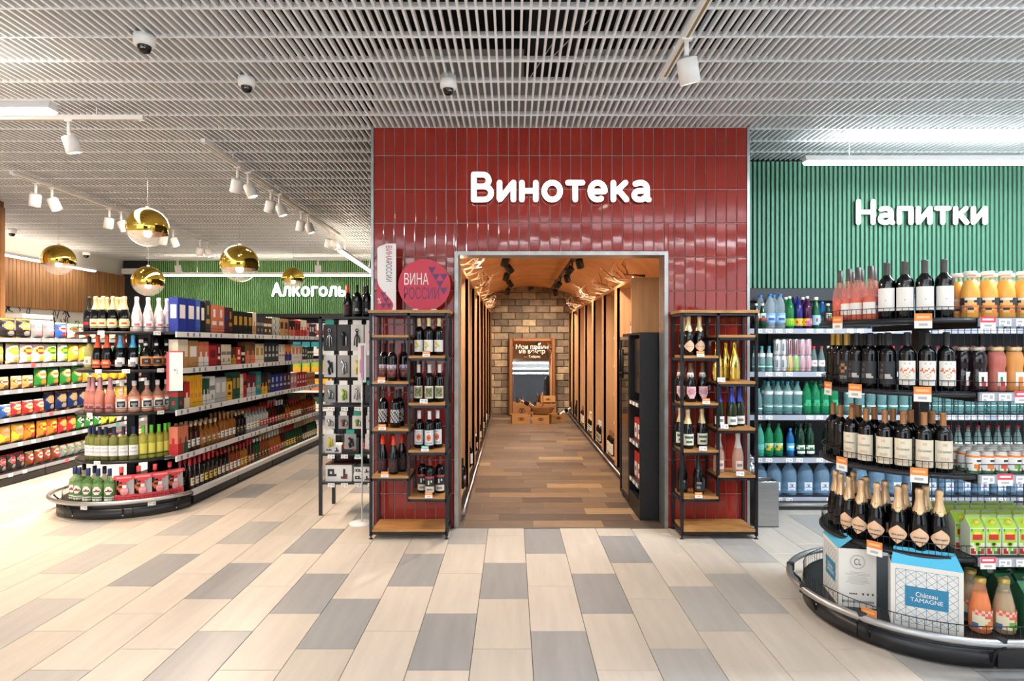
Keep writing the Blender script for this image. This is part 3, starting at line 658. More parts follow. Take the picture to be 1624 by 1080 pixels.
kit('navy_cap_white', 'wine_bottle', 'bottle', 'bord', mat('#7b8040', .08, alpha=.6), NAVY, (.035, .135, 125, ['WWWWWWWW', 'WWGGGGWW', 'WWWWWWWW', 'WGGGGGGW', 'WWWWWWWW', 'WWWWWWWW'], {'W': mat('#f3eeea', .6), 'G': mat('#cdc9d2', .6)}), fill=(mat('#b8b85c', .3), .22))
kit('lime_cap', 'wine_bottle', 'bottle', 'bord', PALEY, LIME, (.05, .14, 80, ['YYYY', 'YYYY'], {'Y': mat('#d8cf5a', .5)}), fill=(mat('#c9bf50', .3), .22))
kit('vermouth', 'spirit_bottle', 'bottle', 'verm', mat('#5d8a4e', .06, alpha=.6), NAVY, [(.085, .155, 85, ['..WWWW..', '.WWWWWW.', 'WWWRRWWW', 'WKKRRKKW', '.WWWWWW.', '..WWWW..'], {'W': W, 'R': RED, 'K': DKLAB}), (.03, .065, 110, ['WWWWWWWW', 'WWWWWWWW'], {'W': mat('#dfe6d6', .5)})], fill=(mat('#a7c67c', .3), .2))
# drinks coolers
def pet(key, body, cap, lab, shape='pet', name='water_bottle', sc=1.0): kit(key, name, 'bottle', shape, body, cap, lab, 'cap', sc=sc, seg=14)
PETC = mat('#d6e8f2', .05, alpha=.32); PETG = mat('#1f9a64', .05, alpha=.62); PETA = mat('#8fc4c4', .05, alpha=.42); PETB = mat('#a6d0f2', .04, alpha=.34); CYANC = mat('#38a6b4', .4)
pet('water_blue', PETC, BLUEC, (.06, .15, 150, ['BBBBBBBB', 'BWWWWWWB', 'BWDDDDWB', 'BBBBBBBB'], {'B': mat('#8fbce6', .4), 'W': mat('#c8def2', .4), 'D': DBLUE}), 'petw')
pet('green_yellow', mat('#1d7a40', .08, alpha=.9), W, (.03, .10, 150, ['YYYYYY', 'YYLLYY', 'YLLLYY'], {'Y': mat('#b8d23a', .4), 'L': LIME}))
pet('navy_yellow', mat('#23246e', .08, alpha=.92), NAVY, (.03, .10, 150, ['YYYYYY', 'YRYYRY', 'YYYYYY'], {'Y': YEL, 'R': RED}))
pet('purple_yellow', mat('#47183e', .08, alpha=.92), W, (.03, .10, 150, ['YYYPPP', 'YPPPYP', 'YYPPPP'], {'Y': YEL, 'P': mat('#c76a9c', .4)}))
pet('green_star', mat('#155a38', .06, alpha=.9), W, (.03, .105, 150, ['CCCCCC', 'CCRCCC', 'CCCCCC'], {'C': mat('#a9d6ea', .4), 'R': RED}), 'sglass', 'mineral_water_bottle', 1.25)
pet('small_green', mat('#164a2c', .06, alpha=.92), W, (.08, .15, 120, ['WWWW', 'WGGW', 'RRRR'], {'W': W, 'G': GRN, 'R': RED}), 'sglass', 'mineral_water_bottle', 1.0)
pet('teal_neck', mat('#a8c8c8', .06, alpha=.6), CYANC, [(.03, .07, 150, ['TTTTTT', 'WWWWWW', 'TTTTTT'], {'T': TEAL, 'W': W}), (.14, .175, 120, ['WWWW'], {'W': W})], 'sglass', 'mineral_water_bottle')
pet('red_cap', mat('#7f9a96', .06, alpha=.6), RED, (.05, .11, 150, ['WWWWWW', 'WWRRWW', 'WWWWWW'], {'W': W, 'R': mat('#d9a0a0', .4)}), 'sglass', 'mineral_water_bottle')
pet('green_white_cap', mat('#1d5a3a', .06, alpha=.9), W, (.05, .10, 150, ['CCCCCC', 'CRRRCC'], {'C': mat('#7fb4b8', .4), 'R': RED}), 'sglass', 'mineral_water_bottle')
pet('aqua', PETA, CYANC, [(.06, .085, 150, ['WWWWWW', 'TTTTTT'], {'T': TEAL, 'W': W}), (.19, .22, 120, ['WWWW'], {'W': W})])
pet('aqua_small', PETA, CYANC, (.05, .08, 150, ['WWWWWW', 'TTTTTT'], {'T': TEAL, 'W': W}), 'pet', 'water_bottle', .78)
pet('green_pet', PETG, mat('#1b6a4c', .4), (.08, .14, 120, ['.WWW.', 'RWRWR'], {'W': mat('#3fae7c', .4), 'R': mat('#2a8c62', .4)}))
pet('green_pet_lab', PETG, mat('#1b6a4c', .4), (.06, .13, 150, ['WWWWWW', 'WGYYGW', 'GYYGGW'], {'W': mat('#d6e6c8', .4), 'G': GRN, 'Y': YEL}))
pet('green_pet_plain', mat('#55b8a0', .08, alpha=.75), mat('#1b6a4c', .4), (.07, .12, 150, ['TTTTTT'], {'T': mat('#62c4bc', .4)}))
pet('blue_pet', mat('#2266a8', .08, alpha=.85), BLUEC, (.07, .15, 150, ['CCCCCC', 'CWWWWC', 'CCCCCC'], {'C': CYAN, 'W': W}), sc=.85)
pet('dark_green', mat('#123a26', .06, alpha=.95), mat('#2a3b2c', .4), [(.07, .11, 150, ['GWWWWG', 'WWGGWW'], {'W': W, 'G': GRN}), (.03, .055, 120, ['WWWW'], {'W': W})])
pet('jug', PETB, BLUEC, (.05, .13, 62, ['WWWWWWWW', 'WWDDDDWW', 'WWWRRWWW', 'WDDDDDDW', 'WWWWWWWW', 'WWDDDDWW'], {'W': mat('#e6eef6', .4), 'D': mat('#8fb0d8', .4), 'R': RED}), 'jug', 'water_jug')
KITS['jug'][3].append(('carry_handle', MB().tube([(-.028, 0, .297), (-.05, 0, .325), (0, 0, .34), (.05, 0, .325), (.028, 0, .297)], .005, BLUEC, 5).mesh('carry_handle')))
def can(key, a, b, c, name='drink_can', sc=1.0): kit(key, name, 'can', 'can', mat('#c8cacc', .3, .8), None, (.008, .126, 359, [a, b, b, a], c), seg=16, sc=sc)
CG = {'W': mat('#eeeeee', .35), 'K': mat('#4a4a4e', .35), 'Y': YEL, 'L': mat('#9cd24c', .35), 'P': mat('#eba6b4', .35), 'R': mat('#8c3340', .35), 'S': mat('#c3c6c9', .3), 'G': GRN}
can('can_white', 'WWWWWWWWSS', 'WWKWKWWWSS', CG, sc=1.15); can('can_yellow', 'YYYYYYYYYY', 'YYWWYYYYYY', CG, sc=1.15); can('can_lime', 'LLLLLLLLLL', 'LLWWLLLLLL', CG, sc=1.15)
can('can_pink', 'PPPPPPPPPP', 'PPWWPPPPPP', CG, sc=1.15); can('can_red', 'RRRRRRRRRR', 'RRKKRRRRRR', CG, sc=1.15)
# juices
JO = mat('#f7b010', .25, noise=.05); OJ = {'K': mat('#2b2e30', .5), 'O': mat('#f28a3a', .5), 'Y': mat('#ffc27a', .5), 'W': W, 'G': mat('#4d5a44', .5)}
kit('orange_juice', 'juice_bottle', 'bottle', 'juice', mat('#fbeed0', .05, alpha=.14), W, (.03, .105, 200, ['KKWWWWKKGGKK', 'KKKYYKKKGKGK', 'KKYYYYKKKKKG', 'KOOOOOOKGGKK', 'KOYKKYOKKGKG', 'KOOYYOOKGKGK'], OJ), 'cap', fill=(JO, .195))
kit('apricot_small', 'juice_bottle', 'bottle', 'curvy', mat('#f6c890', .06, alpha=.35), mat('#d9c08c', .35, .5), (.03, .10, 60, ['WWWW', 'WOOW', 'WOOW'], OJ), 'cap', fill=(mat('#ea9a24', .3), .20))
kit('red_small', 'juice_bottle', 'bottle', 'curvy', mat('#e8a090', .06, alpha=.35), mat('#d9c08c', .35, .5), (.03, .10, 60, ['WWWW', 'WGWW', 'WRRW'], {'W': W, 'R': RED, 'G': GRN}), 'cap', fill=(mat('#c4544a', .3), .20))
kit('black_small', 'juice_bottle', 'bottle', 'curvy', mat('#1a1014', .06), mat('#b8b0a0', .35, .5), (.03, .10, 60, ['WWWW', 'WGWW', 'WRRW'], {'W': W, 'R': RED, 'G': INK}), 'cap')
FL = {'C': mat('#efe6c4', .5), 'R': mat('#e06a5c', .5), 'P': mat('#f4c9b0', .5), 'O': mat('#f08a3a', .5), 'G': mat('#7db04a', .5), 'D': mat('#4c6a9a', .5), 'K': INK}
kit('carrot_juice', 'juice_bottle', 'bottle', 'pear', mat('#f5b080', .05, alpha=.35), mat('#b79a4e', .35, .6), (.025, .105, 150, ['RPRPRPRPRP', 'PRPRPRPRPR', 'CCCCRRRRCC', 'CCCCCCRRCC', 'CCCCCOOOCC', 'DDCCOOOOCC', 'DDCOOOCCCC'], FL), 'cap', fill=(mat('#ef7426', .3), .18), sc=1.12)
kit('apple_nectar', 'juice_bottle', 'bottle', 'pear', mat('#d8c8a8', .05, alpha=.35), mat('#b79a4e', .35, .6), (.025, .105, 150, ['RPRPRPRPRP', 'PRPRPRPRPR', 'CCCCRRRRCC', 'CCCCCCRRCC', 'CCCCGGGCCC', 'DDCCGGKGGC', 'DDCCCGGGCC'], FL), 'cap', fill=(mat('#b89468', .3), .18), sc=1.12)
YP = {'W': mat('#f4f4f2', .4), 'O': mat('#f08434', .4), 'K': INK, 'G': mat('#7fae3c', .4), 'R': mat('#e4553a', .4), 'Y': mat('#f4c832', .4), 'D': mat('#2f6a3a', .4)}
def yog(key, c): kit(key, 'yogurt_bottle', 'bottle', 'jar', mat('#f6f5f2', .35), mat('#d8d4cc', .35, .3), (.004, .092, 300, ['OOOOOOOOOOOOOOO', 'WWWWWWWWWWWWWWW', 'WWWWWWWKKKWWWWW', 'WWWWWWWWWWWWWWW', 'WWWWWW'+c*3+'WWWWWW', 'WWWWWW'+c*3+'WWWWWW', 'DWWDWWW'+c+'WWWDWWD', 'DDDDDDDDDDDDDDD'], YP), 'lid')
yog('yog_o', 'O'); yog('yog_g', 'G'); yog('yog_r', 'R'); yog('yog_y', 'Y')
def carton(key, name, cols, w=.07, h=.17, d=.07, top=.045, label=None):
    a, b, c, e = cols; mb = MB()
    mb.box(-w/2, 0, 0, w/2, d, h, a, skip=('+z',))
    q = len(mb.v); y0, y1 = 0, d
    mb.v += [(-w/2, 0, h), (w/2, 0, h), (w/2, d, h), (-w/2, d, h), (-w/2, d/2, h+top), (w/2, d/2, h+top), (-w/2, d/2-.002, h+top+.014), (w/2, d/2-.002, h+top+.014)]
    mb.face([q, q+1, q+5, q+4], b); mb.face([q+2, q+3, q+4, q+5], b); mb.face([q+1, q+2, q+5], a); mb.face([q+3, q, q+4], a); mb.face([q+4, q+5, q+7, q+6], a); mb.face([q+6, q+7, q+5, q+4], a)
    parts = [('front_print', MB().flat(-w/2+.003, w/2-.003, .005, h-.004, -.0006, label, {'A': a, 'B': b, 'C': c, 'E': e, 'W': W, 'R': RED, 'Y': YEL, 'K': INK}).mesh('front_print'))]
    parts.append(('cap', MB().lathe([(.012, 0), (.012, .016), (0, .017)], c, 12, M=Matrix.Translation((0, d*.25, h+top*.5)) @ Matrix.Rotation(R(52), 4, 'X')).mesh('cap')))
    KITS[key] = (name, 'carton', mb.mesh(name), parts)
LG = mat('#a6cf3c', .45); PG = mat('#e6efd0', .45)
carton('lime_carton', 'juice_carton', (PG, LG, mat('#e3d44a', .4), GRN), label=['ELLLLLLE'.replace('L', 'B'), 'BBCCCCBB', 'BRRRRRRB', 'BRRRRRRB', 'BBBBBBBB', 'AABKKBAA', 'AAABBAAA', 'RRABBAER', 'RRRAEERR'], w=.072, h=.135)
carton('green_carton', 'juice_carton', (mat('#1f4a32', .45), mat('#2d6a44', .45), W, GRN), w=.085, h=.2, d=.085, label=['AAAAAAAA', 'AAAAAAAA', 'AWWWWAAA', 'AAAAAAAA', 'AACCAAAA', 'AARRKKAA', 'ARRRRKKA', 'AARRRAAA', 'AABBBAAA', 'AWWAAAAA'])
for kk in list(KITS['green_carton'][3]): pass
KITS['green_carton'][3].append(('lettering', (lambda me: me)(text_mesh('До', .045, W, bold=.001))))
for v in KITS['green_carton'][3][-1][1].vertices: v.co = (v.co.x-.005, v.co.y-.002, v.co.z+.155)

# ================================================================== FIXTURE HELPERS
def stadium(cx, cy, rx, ry, n=20, a0=0, a1=360, ang=0):
    out = []
    for i in range(n+1):
        a = R(a0+(a1-a0)*i/n); x, y = rx*cos(a), ry*sin(a)
        out.append((cx+x*cos(ang)-y*sin(ang), cy+x*sin(ang)+y*cos(ang)))
    return out
def guard(path, z0, z1, m, step=.03, r=.0016, rr=.0025):
    """wire guard along a path"""
    mb = MB(); mb.tube([(x, y, z1) for x, y in path], rr, m, 4); mb.tube([(x, y, z0) for x, y in path], rr, m, 4)
    d = 0
    for (a, b), (c, e) in zip(path, path[1:]):
        L = math.hypot(c-a, e-b); t = (step-d) % step
        while t < L:
            x, y = a+(c-a)*t/L, b+(e-b)*t/L; mb.tube([(x, y, z0), (x, y, z1)], r, m, 3, sm=False, cap=False); t += step
        d = (d+L) % step
    return mb
WIRE = mat('#2a2b2e', .35, .5)
def tag_mesh(w, h, top, bot, rows=6, frac=.5):
    mb = MB(); mb.box(-w/2, 0, -h/2, w/2, .002, h/2, mat('#e4e2df', .4))
    k = {'T': top, 'B': bot, 'K': mat('#b9b9be', .6), 'L': mat('#f8c08c', .6) if top is ORANGE else W}
    p = ['TTTTTTTT', 'TLLLLLLT', 'TTTTTTTT', 'BBBBBBBB', 'BBKKKKBB', 'BBBBBBBB'] if frac == .5 else ['BBBBBBBB', 'BKKKBKKB', 'BBBBBKKB', 'BKKBBBBB']
    mb.flat(-w/2, w/2, -h/2, h/2, -.0005, p, k); return mb
TAGO = tag_mesh(.075, .075, ORANGE, W).mesh('price_tag'); TAGOs = tag_mesh(.06, .045, ORANGE, W).mesh('price_tag'); TAGW = tag_mesh(.062, .036, W, W, frac=1).mesh('price_tag')
TAGT = tag_mesh(.06, .045, TEAL, W).mesh('price_tag'); TAGR = tag_mesh(.075, .06, mat('#e0435a', .5), W).mesh('price_tag')
RAILM = mat('#a9adb9', .4, noise=.04)
def ring_pos(cx, cy, rx, ry, px, ang=0):
    """place on the front arc of an ellipse seen at picture column px (converted once to a plan angle)"""
    best = None
    for i in range(0, 721):
        a = R(-200+i*.35)                                # left, front, right
        x, y = rx*cos(a), ry*sin(a); X, Y = cx+x*cos(ang)-y*sin(ang), cy+x*sin(ang)+y*cos(ang)
        nx, ny = cos(a)/rx, sin(a)/ry; nX, nY = nx*cos(ang)-ny*sin(ang), nx*sin(ang)+ny*cos(ang)
        if nX*X+nY*Y > -.0: continue                     # faces away
        e = abs(CX+F_PX*X/Y-px)
        if best is None or e < best[0]: best = (e, X, Y, math.atan2(nY, nX)+pi/2)
    return best[1:]
def fit_text(s, w, h, m, rot90=False, bold=0):
    bold = 0
    me = text_mesh(s, .1, m, bold=bold)
    xs = [v.co.x for v in me.vertices]; zs = [v.co.z for v in me.vertices]
    a, b = w/(max(xs)-min(xs)), h/(max(zs)-min(zs))
    for v in me.vertices:
        x, z = v.co.x*a, v.co.z*b
        v.co = (z, 0, -x) if rot90 else (x, 0, z)
    return me
# ================================================================== ROUND-ENDED DISPLAY ON THE DRINKS SIDE
LV = (1.68, 1.31, .90, .487)
def round_display(nm, label, cx, cy, rx, ry, brx, bry, Lx, tags, frontal, endx, side, mirror=False):
    """half-elliptic end joined to a straight run; frontal run along +x (drinks) or along +y (spirits)"""
    pass
KICK = mat('#1d1d1f', .35, noise=.1); SHELFM = mat('#252629', .4)
rd = thing('display_gondola', 'curved black display gondola with steel bumper beside the drinks cooler', 'gondola')
cx, cy, rx, ry, brx, bry = 2.30, 3.45, .47, .45, .57, .59
XE = 3.35
def dshape(cx, cy, rx, ry, xe, n=26):
    p = stadium(cx, cy, rx, ry, n, 90, 270); return p+[(xe, cy-ry), (xe, cy+ry)]
ob('base_deck', MB().prism(dshape(cx, cy, brx-.001, bry-.001, XE), .10, .13, SHELFM), rd)
for a, b in ((90, 150), (150.6, 210), (210.6, 268.6)):
    ob('kick_panel', MB().band(stadium(cx, cy, brx, bry, 12, a, b), .012, .098, -.012, KICK), rd)
ob('kick_panel', MB().box(cx+.008, cy-bry, .012, XE, cy-bry+.012, .098, KICK), rd)
ob('plinth', MB().prism(dshape(cx, cy, brx-.04, bry-.04, XE), 0, .1, BLACK), rd)
bp = stadium(cx, cy, brx+.075, bry+.065, 34, 90, 270); bp = [(2.55, cy+bry+.065)]+bp+[(XE, cy-bry-.065)]
ob('bumper_rail', MB().tube([(x, y, .160) for x, y in bp], .0185, STEEL, 10), rd)
for a in (150, 182, 216, 268, 292):
    if a < 271: x, y = cx+brx*cos(R(a)), cy+bry*sin(R(a)); x2, y2 = cx+(brx+.07)*cos(R(a)), cy+(bry+.06)*sin(R(a))
    else: x = x2 = 2.75; y, y2 = cy-bry, cy-bry-.06
    br_ = ob('bumper_bracket', MB().tube([(x, y, .04), (x+(x2-x)*.25, y+(y2-y)*.25, .09), (x2, y2, .135)], .009, BLKMET, 6).tube([(x2-.001, y2, .138), (x2+.001, y2+.0001, .182)], .0225, BLKMET, 8), rd)
    for zz in (.045, .07): ob('bolt', MB().lathe([(0, .006), (.006, .004), (.007, 0)], CHROME, 8, M=Matrix.Translation((x, y, zz)) @ Vector((x2-x, y2-y, 0)).to_track_quat('Z', 'Y').to_matrix().to_4x4()), br_)
ob('wire_guard', guard(stadium(cx, cy, brx-.006, bry-.006, 30, 100, 270)+[(XE, cy-bry+.006)], .135, .205, WIRE, .032), rd)
ob('centre_post', MB().box(2.31, 3.42, .1, 2.37, 3.48, 1.68, BLKMET), rd)
ob('end_upright', MB().box(3.2, 3.42, .1, 3.26, 3.48, 1.72, BLKMET), rd)
mesh_back = MB()
for k in range(27): mesh_back.tube([(2.33+k*.0375, 3.45, .14), (2.33+k*.0375, 3.45, 1.66)], .0022, WIRE, 3, sm=False, cap=False)
for k in range(52): mesh_back.tube([(2.32, 3.453, .15+k*.029), (3.3, 3.453, .15+k*.029)], .0014, WIRE, 3, sm=False, cap=False)
ob('wire_back', mesh_back, rd)
for i, z in enumerate(LV):
    sh = ob('curved_shelf', MB().prism(stadium(cx, cy, rx, ry, 26, 90, 270), z-.014, z, SHELFM), rd)
    ob('shelf_rim', MB().tube([(x, y, z-.012) for x, y in stadium(cx, cy, rx+.006, ry+.006, 26, 90, 270)], .012, WIRE, 6), sh)
    ob('wire_guard', guard(stadium(cx, cy, rx+.002, ry+.002, 26, 92, 269), z+.002, z+.058, WIRE, .028), sh)
    ob('shelf_arm', MB().box(2.32, 3.02, z-.05, 2.36, 3.88, z-.015, BLKMET), sh)
    ob('shelf', MB().box(cx+.02, 3.0, z-.015, XE, 3.44, z, SHELFM), rd)
    ob('price_rail', MB().box(cx+.02, 2.988, z-.042, XE, 3.0, z+.001, RAILM), rd)
    ob('wire_guard', guard([(cx+.03, 3.004), (XE, 3.004)], z+.002, z+.05, WIRE, .1), rd)
    for k in range(6): ob('price_tag', TAGW if (i+k) % 3 else TAGR, rd, (cx+.06+k*.085, 2.985, z-.022))
def tag_on(px, z, r1=rx+.02, r2=ry+.02, me=TAGO, parent=rd, c=(cx, cy)):
    x, y, rz = ring_pos(c[0], c[1], r1, r2, px); ob('price_tag', me, parent, (x, y, z), rz)
for px, i in ((1328, 0), (1464, 0), (1313, 1), (1356, 1), (1463, 1), (1335, 2), (1457, 2), (1387, 3)): tag_on(px, LV[i]-.012)
tag_on(1378, .15, brx+.0, bry-.0)
def rpos(px, k=.0, z=0, dr=.058):
    x, y, rz = ring_pos(cx, cy, rx-dr-k, ry-dr-k, px); return (x, y, z, rz)
def spots(pxs, z, k=0, face=None, dr=.058):
    out = []
    for p in pxs:
        x, y, zz, rz = rpos(p, k, z, dr)
        if face is not None: rz = rz*(1-face)+math.atan2(-y, -x)*face+pi/2*face if False else rz*.6+.4*(math.atan2(0-y, 0-x)+pi/2)
        out.append((x, y, z, rz))
    return out
TW = ('display top tier', 'display second tier', 'display third tier', 'display lowest tier')
REF = 'portal'
run('rose', 'dark-capped rose wine bottle, front row', REF, TW[0], spots((1332, 1346, 1361, 1381), LV[0], face=1), sc=.97)
run('rose', 'dark-capped rose wine bottle, back row', REF, TW[0], spots((1350, 1366, 1386), LV[0], .10), sc=.97)
run('white_label', 'blank-white-labelled dark wine bottle', REF, TW[0], spots((1407, 1435, 1466, 1497), LV[0], face=1))
run('black_medal', 'black wine bottle with copper medal', REF, TW[1], spots((1322, 1331, 1343), LV[1], face=1))
run('black_panel', 'black wine bottle with grey-squared label', REF, TW[1], spots((1359, 1380, 1408), LV[1], face=1))
run('leaf_label', 'wine bottle with orange-leaf label', REF, TW[1], spots((1439, 1470, 1501), LV[1], face=1))
run('black_panel', 'hidden-label black wine bottle, back row', REF, TW[1], spots((1352, 1372, 1396), LV[1], .10))
run('cursive', 'copper-capped cream-labelled wine bottle, front row', REF, TW[2], spots((1321, 1333, 1351, 1374, 1403, 1433, 1465, 1495), LV[2], face=1))
run('cursive', 'copper-capped cream-labelled wine bottle, back row', REF, TW[2], spots((1340, 1362, 1387, 1416, 1444, 1478), LV[2], .10), sc=1)
run('abrau', 'gold-foiled sparkling bottle with peach diamond, front row', REF, TW[3], spots((1326, 1334, 1347, 1366, 1391, 1424, 1458, 1490), LV[3], face=1, dr=.068))
run('abrau', 'gold-foiled sparkling bottle with peach diamond, back row', REF, TW[3], spots((1354, 1374, 1403, 1435, 1468), LV[3], .10))
# straight run: juices and cartons
def grid(key, desc, where, xs, ys, z, sc=1.0, ref='wine bottles', rowname=('front row', 'second row', 'third row', 'fourth row'), rz=0):
    for j, y in enumerate(ys):
        run(key, f'{desc}, {rowname[j]}' if len(ys) > 1 else desc, ref, where, [(x+.006*(j % 2), y, z, rz) for x in xs], group=f'{desc}, {where}', sc=sc)
SW = ('top straight shelf of the drinks-side display', 'second straight shelf', 'third straight shelf', 'lowest straight shelf')
grid('orange_juice', 'orange juice bottle', 'top straight shelf', [2.335, 2.425, 2.515, 2.605, 2.695], [3.07, 3.17], LV[0])
run('black_small', 'near-black juice bottle', 'wine bottles', SW[1], [(2.32, 3.10, LV[1], .2), (2.365, 3.06, LV[1], 0)])
run('red_small', 'red juice bottle', 'wine bottles', SW[1], [(2.46, 3.06, LV[1], 0)]); run('apricot_small', 'apricot juice bottle', 'wine bottles', SW[1], [(2.55, 3.06, LV[1], 0), (2.64, 3.06, LV[1], 0), (2.73, 3.06, LV[1], 0)])
run('black_small', 'near-black juice bottle, back row', 'wine bottles', SW[1], [(2.34+.09*k, 3.16, LV[1], 0) for k in range(5)])
for j, y in enumerate((3.05, 3.12, 3.19, 3.26)):
    for k in range(8):
        key = ('yog_o', 'yog_o', 'yog_r', 'yog_g', 'yog_r', 'yog_y', 'yog_o', 'yog_g')[k]
        fr_ = {'yog_o': 'orange', 'yog_r': 'red', 'yog_g': 'green', 'yog_y': 'yellow'}[key]
        put(key, (2.335+.068*k+.01*(j % 2), y, LV[2]), 0, f'{ORD[k]} small {fr_}-fruit yogurt bottle from the wine, {("front", "second", "third", "fourth")[j]} row', 'small yogurt bottles on the third straight shelf')
for j, y in enumerate((3.04, 3.13, 3.22, 3.31)):
    for k in range(6):
        put('lime_carton', (2.35+.082*k-.01*(j % 2), y, LV[3]), 0, f'{ORD[k]} lime juice carton from the wine, {("front", "second", "third", "fourth")[j]} row', 'lime juice cartons on the lowest straight shelf')
run('carrot_juice', 'orange carrot juice bottle', 'cardboard boxes', 'display base', [(2.235, 3.10, .13, 0), (2.32, 2.985, .13, 0)]); run('apple_nectar', 'cloudy apple juice bottle', 'cardboard boxes', 'display base', [(2.43, 2.975, .13, 0), (2.36, 3.10, .13, 0)])
run('carrot_juice', 'half-hidden carrot juice bottle', 'cardboard boxes', 'display base', [(2.25, 3.22, .13, 0)]); 
for j, y in enumerate((2.95, 3.05, 3.15, 3.25)):
    for k in range(5): put('green_carton', (2.55+.10*k-.035*min(j, 1), y, .13), 0, f'{ORD[k]} dark green pomegranate carton from the juice bottles, {("front", "second", "third", "fourth")[j]} row', 'dark green cartons on the display base')
# cardboard wine cases
CARD = mat('#efebe4', .7, noise=.03); CYN = mat('#5ac4ea', .6); TEALB = mat('#2f7fa3', .6); LNB = mat('#4f8fb0', .6)
def lattice(w, h, y, m):
    mb = MB(); t = .0009
    def seg(x0, z0, x1, z1):
        d = Vector((x1-x0, 0, z1-z0)); n = Vector((-d.z, 0, d.x)).normalized()*t; b = len(mb.v)
        for p, s in (((x0, z0), 1), ((x1, z1), 1), ((x1, z1), -1), ((x0, z0), -1)): mb.v.append((p[0]+n.x*s, y, p[1]+n.z*s))
        mb.face([b, b+1, b+2, b+3], m)
    nx, nz = 6, 7; dx, dz = w/nx, h/nz
    for i in range(nx+1): seg(-w/2+i*dx, 0, -w/2+i*dx, h)
    seg(-w/2, 0, w/2, 0); seg(-w/2, h, w/2, h)
    for i in range(nx):
        for j in range(nz):
            x0, z0 = -w/2+i*dx, j*dz; seg(x0, z0, x0+dx, z0+dz); seg(x0, z0+dz, x0+dx, z0)
    return mb
def wine_case(label, loc, rz, w=.335, d=.20, h=.315, back=False, open_=True):
    t = thing('wine_case', label, 'box', loc, rz, 'white cardboard wine cases on the display base')
    body = MB(); body.box(-w/2, 0, 0, w/2, d, h, CARD, skip=('+z',)); ob('box_body', body, t)
    fl = MB(); b = 0  # sloping blue top panel
    fl.v = [(-w/2, -.001, h), (w/2, -.001, h), (w/2-.02, d*.55, h+.055), (-w/2+.02, d*.55, h+.055), (-w/2, -.001, h-.004), (w/2, -.001, h-.004), (w/2-.02, d*.55, h+.051), (-w/2+.02, d*.55, h+.051)]
    for q in ((0, 1, 2, 3), (7, 6, 5, 4), (0, 4, 5, 1), (1, 5, 6, 2), (2, 6, 7, 3), (3, 7, 4, 0)): fl.face(list(q), CYN)
    if back: fl.v = [(-w/2-.001, 0, h), (-w/2-.001, d, h), (-w/2+.07, d-.02, h+.05), (-w/2+.07, .02, h+.05), (-w/2-.001, 0, h-.004), (-w/2-.001, d, h-.004), (-w/2+.07, d-.02, h+.046), (-w/2+.07, .02, h+.046)]
    ms = Matrix.Translation((-w/2-.0008, d/2, 0)) @ Matrix.Rotation(-pi/2, 4, 'Z')
    sl_ = lattice(d*.86, h*.84, 0, LNB); sl_.v = [tuple(ms @ Vector(v)) for v in sl_.v]; ob('side_lattice_print', sl_, t, (0, 0, h*.07))
    if back:
        sp = ob('label_panel', MB().box(-d*.30, -.0022, h*.34, d*.30, -.0012, h*.66, TEALB), t, (-w/2, d/2, 0), -pi/2)
        ob('lettering', fit_text('Château', d*.30, h*.075, W), sp, (0, -.003, h*.545)); ob('lettering', fit_text('TAMAGNE', d*.45, h*.065, W), sp, (0, -.003, h*.455))
    ob('top_flap', fl, t)
    if not back: ob('rear_flap', MB().box(-w/2, d*.55, h, w/2, d, h+.004, CARD), t)
    if back:
        ring = MB(); n = 24
        for ra, rb_ in ((.036, .0375), (.031, .0317)):
            b = len(ring.v)
            for i in range(n):
                a = 2*pi*i/n; ring.v += [(ra*cos(a), -.001, h*.78+ra*sin(a)), (rb_*cos(a), -.001, h*.78+rb_*sin(a))]
            for i in range(n): j = (i+1) % n; ring.face([b+2*i, b+2*j, b+2*j+1, b+2*i+1], INK)
        ob('crest_ring', ring, t); ob('crest_letters', fit_text('CL', .034, .034, INK, bold=.001), t, (0, -.0012, h*.78))
        ln = MB(); r5 = random.Random(1)
        for k in range(9):
            wd = w*r5.uniform(.35, .72); z = h*(.60-.025*k); ln.box(-wd/2, -.0012, z, wd/2, -.0006, z+.0012, mat('#8a8883', .7))
        for k in range(26): x = -w*.42+k*w*.033; ln.box(x, -.0012, h*.075, x+w*.02, -.0006, h*.075+.013, mat('#77757a', .7))
        for k in range(5): ln.box(-w*.22+k*.008, -.0012, h*.22, -w*.22+k*.008+.006, -.0006, h*.22+.007, INK)
        for k in range(4): ln.box(w*.12+k*.024, -.0012, h*.215, w*.12+k*.024+.009, -.0006, h*.215+.011, mat('#55555a', .7))
        ob('printed_text', ln, t, kind='stuff')
    else:
        ob('lattice_print', lattice(w*.86, h*.84, -.0008, LNB), t, (0, 0, h*.07))
        pl = ob('label_panel', MB().box(-w*.30, -.0022, h*.34, w*.30, -.0012, h*.66, TEALB), t)
        ob('lettering', fit_text('Château', w*.30, h*.075, W, bold=.0015), pl, (-w*.0, -.003, h*.545)); ob('lettering', fit_text('TAMAGNE', w*.45, h*.065, W, bold=.0015), pl, (0, -.003, h*.455))
    return t
wine_case('white wine case with a round crest on its front, nearer the portal'.replace('nearer', 'toward'), (1.865, 3.25, .13), R(-12), w=.185, d=.285, h=.315, back=True)
wine_case('white wine case with teal nameplate on its wide front beside the juice bottles', (2.058, 2.99, .13), R(-28), w=.30, d=.185)
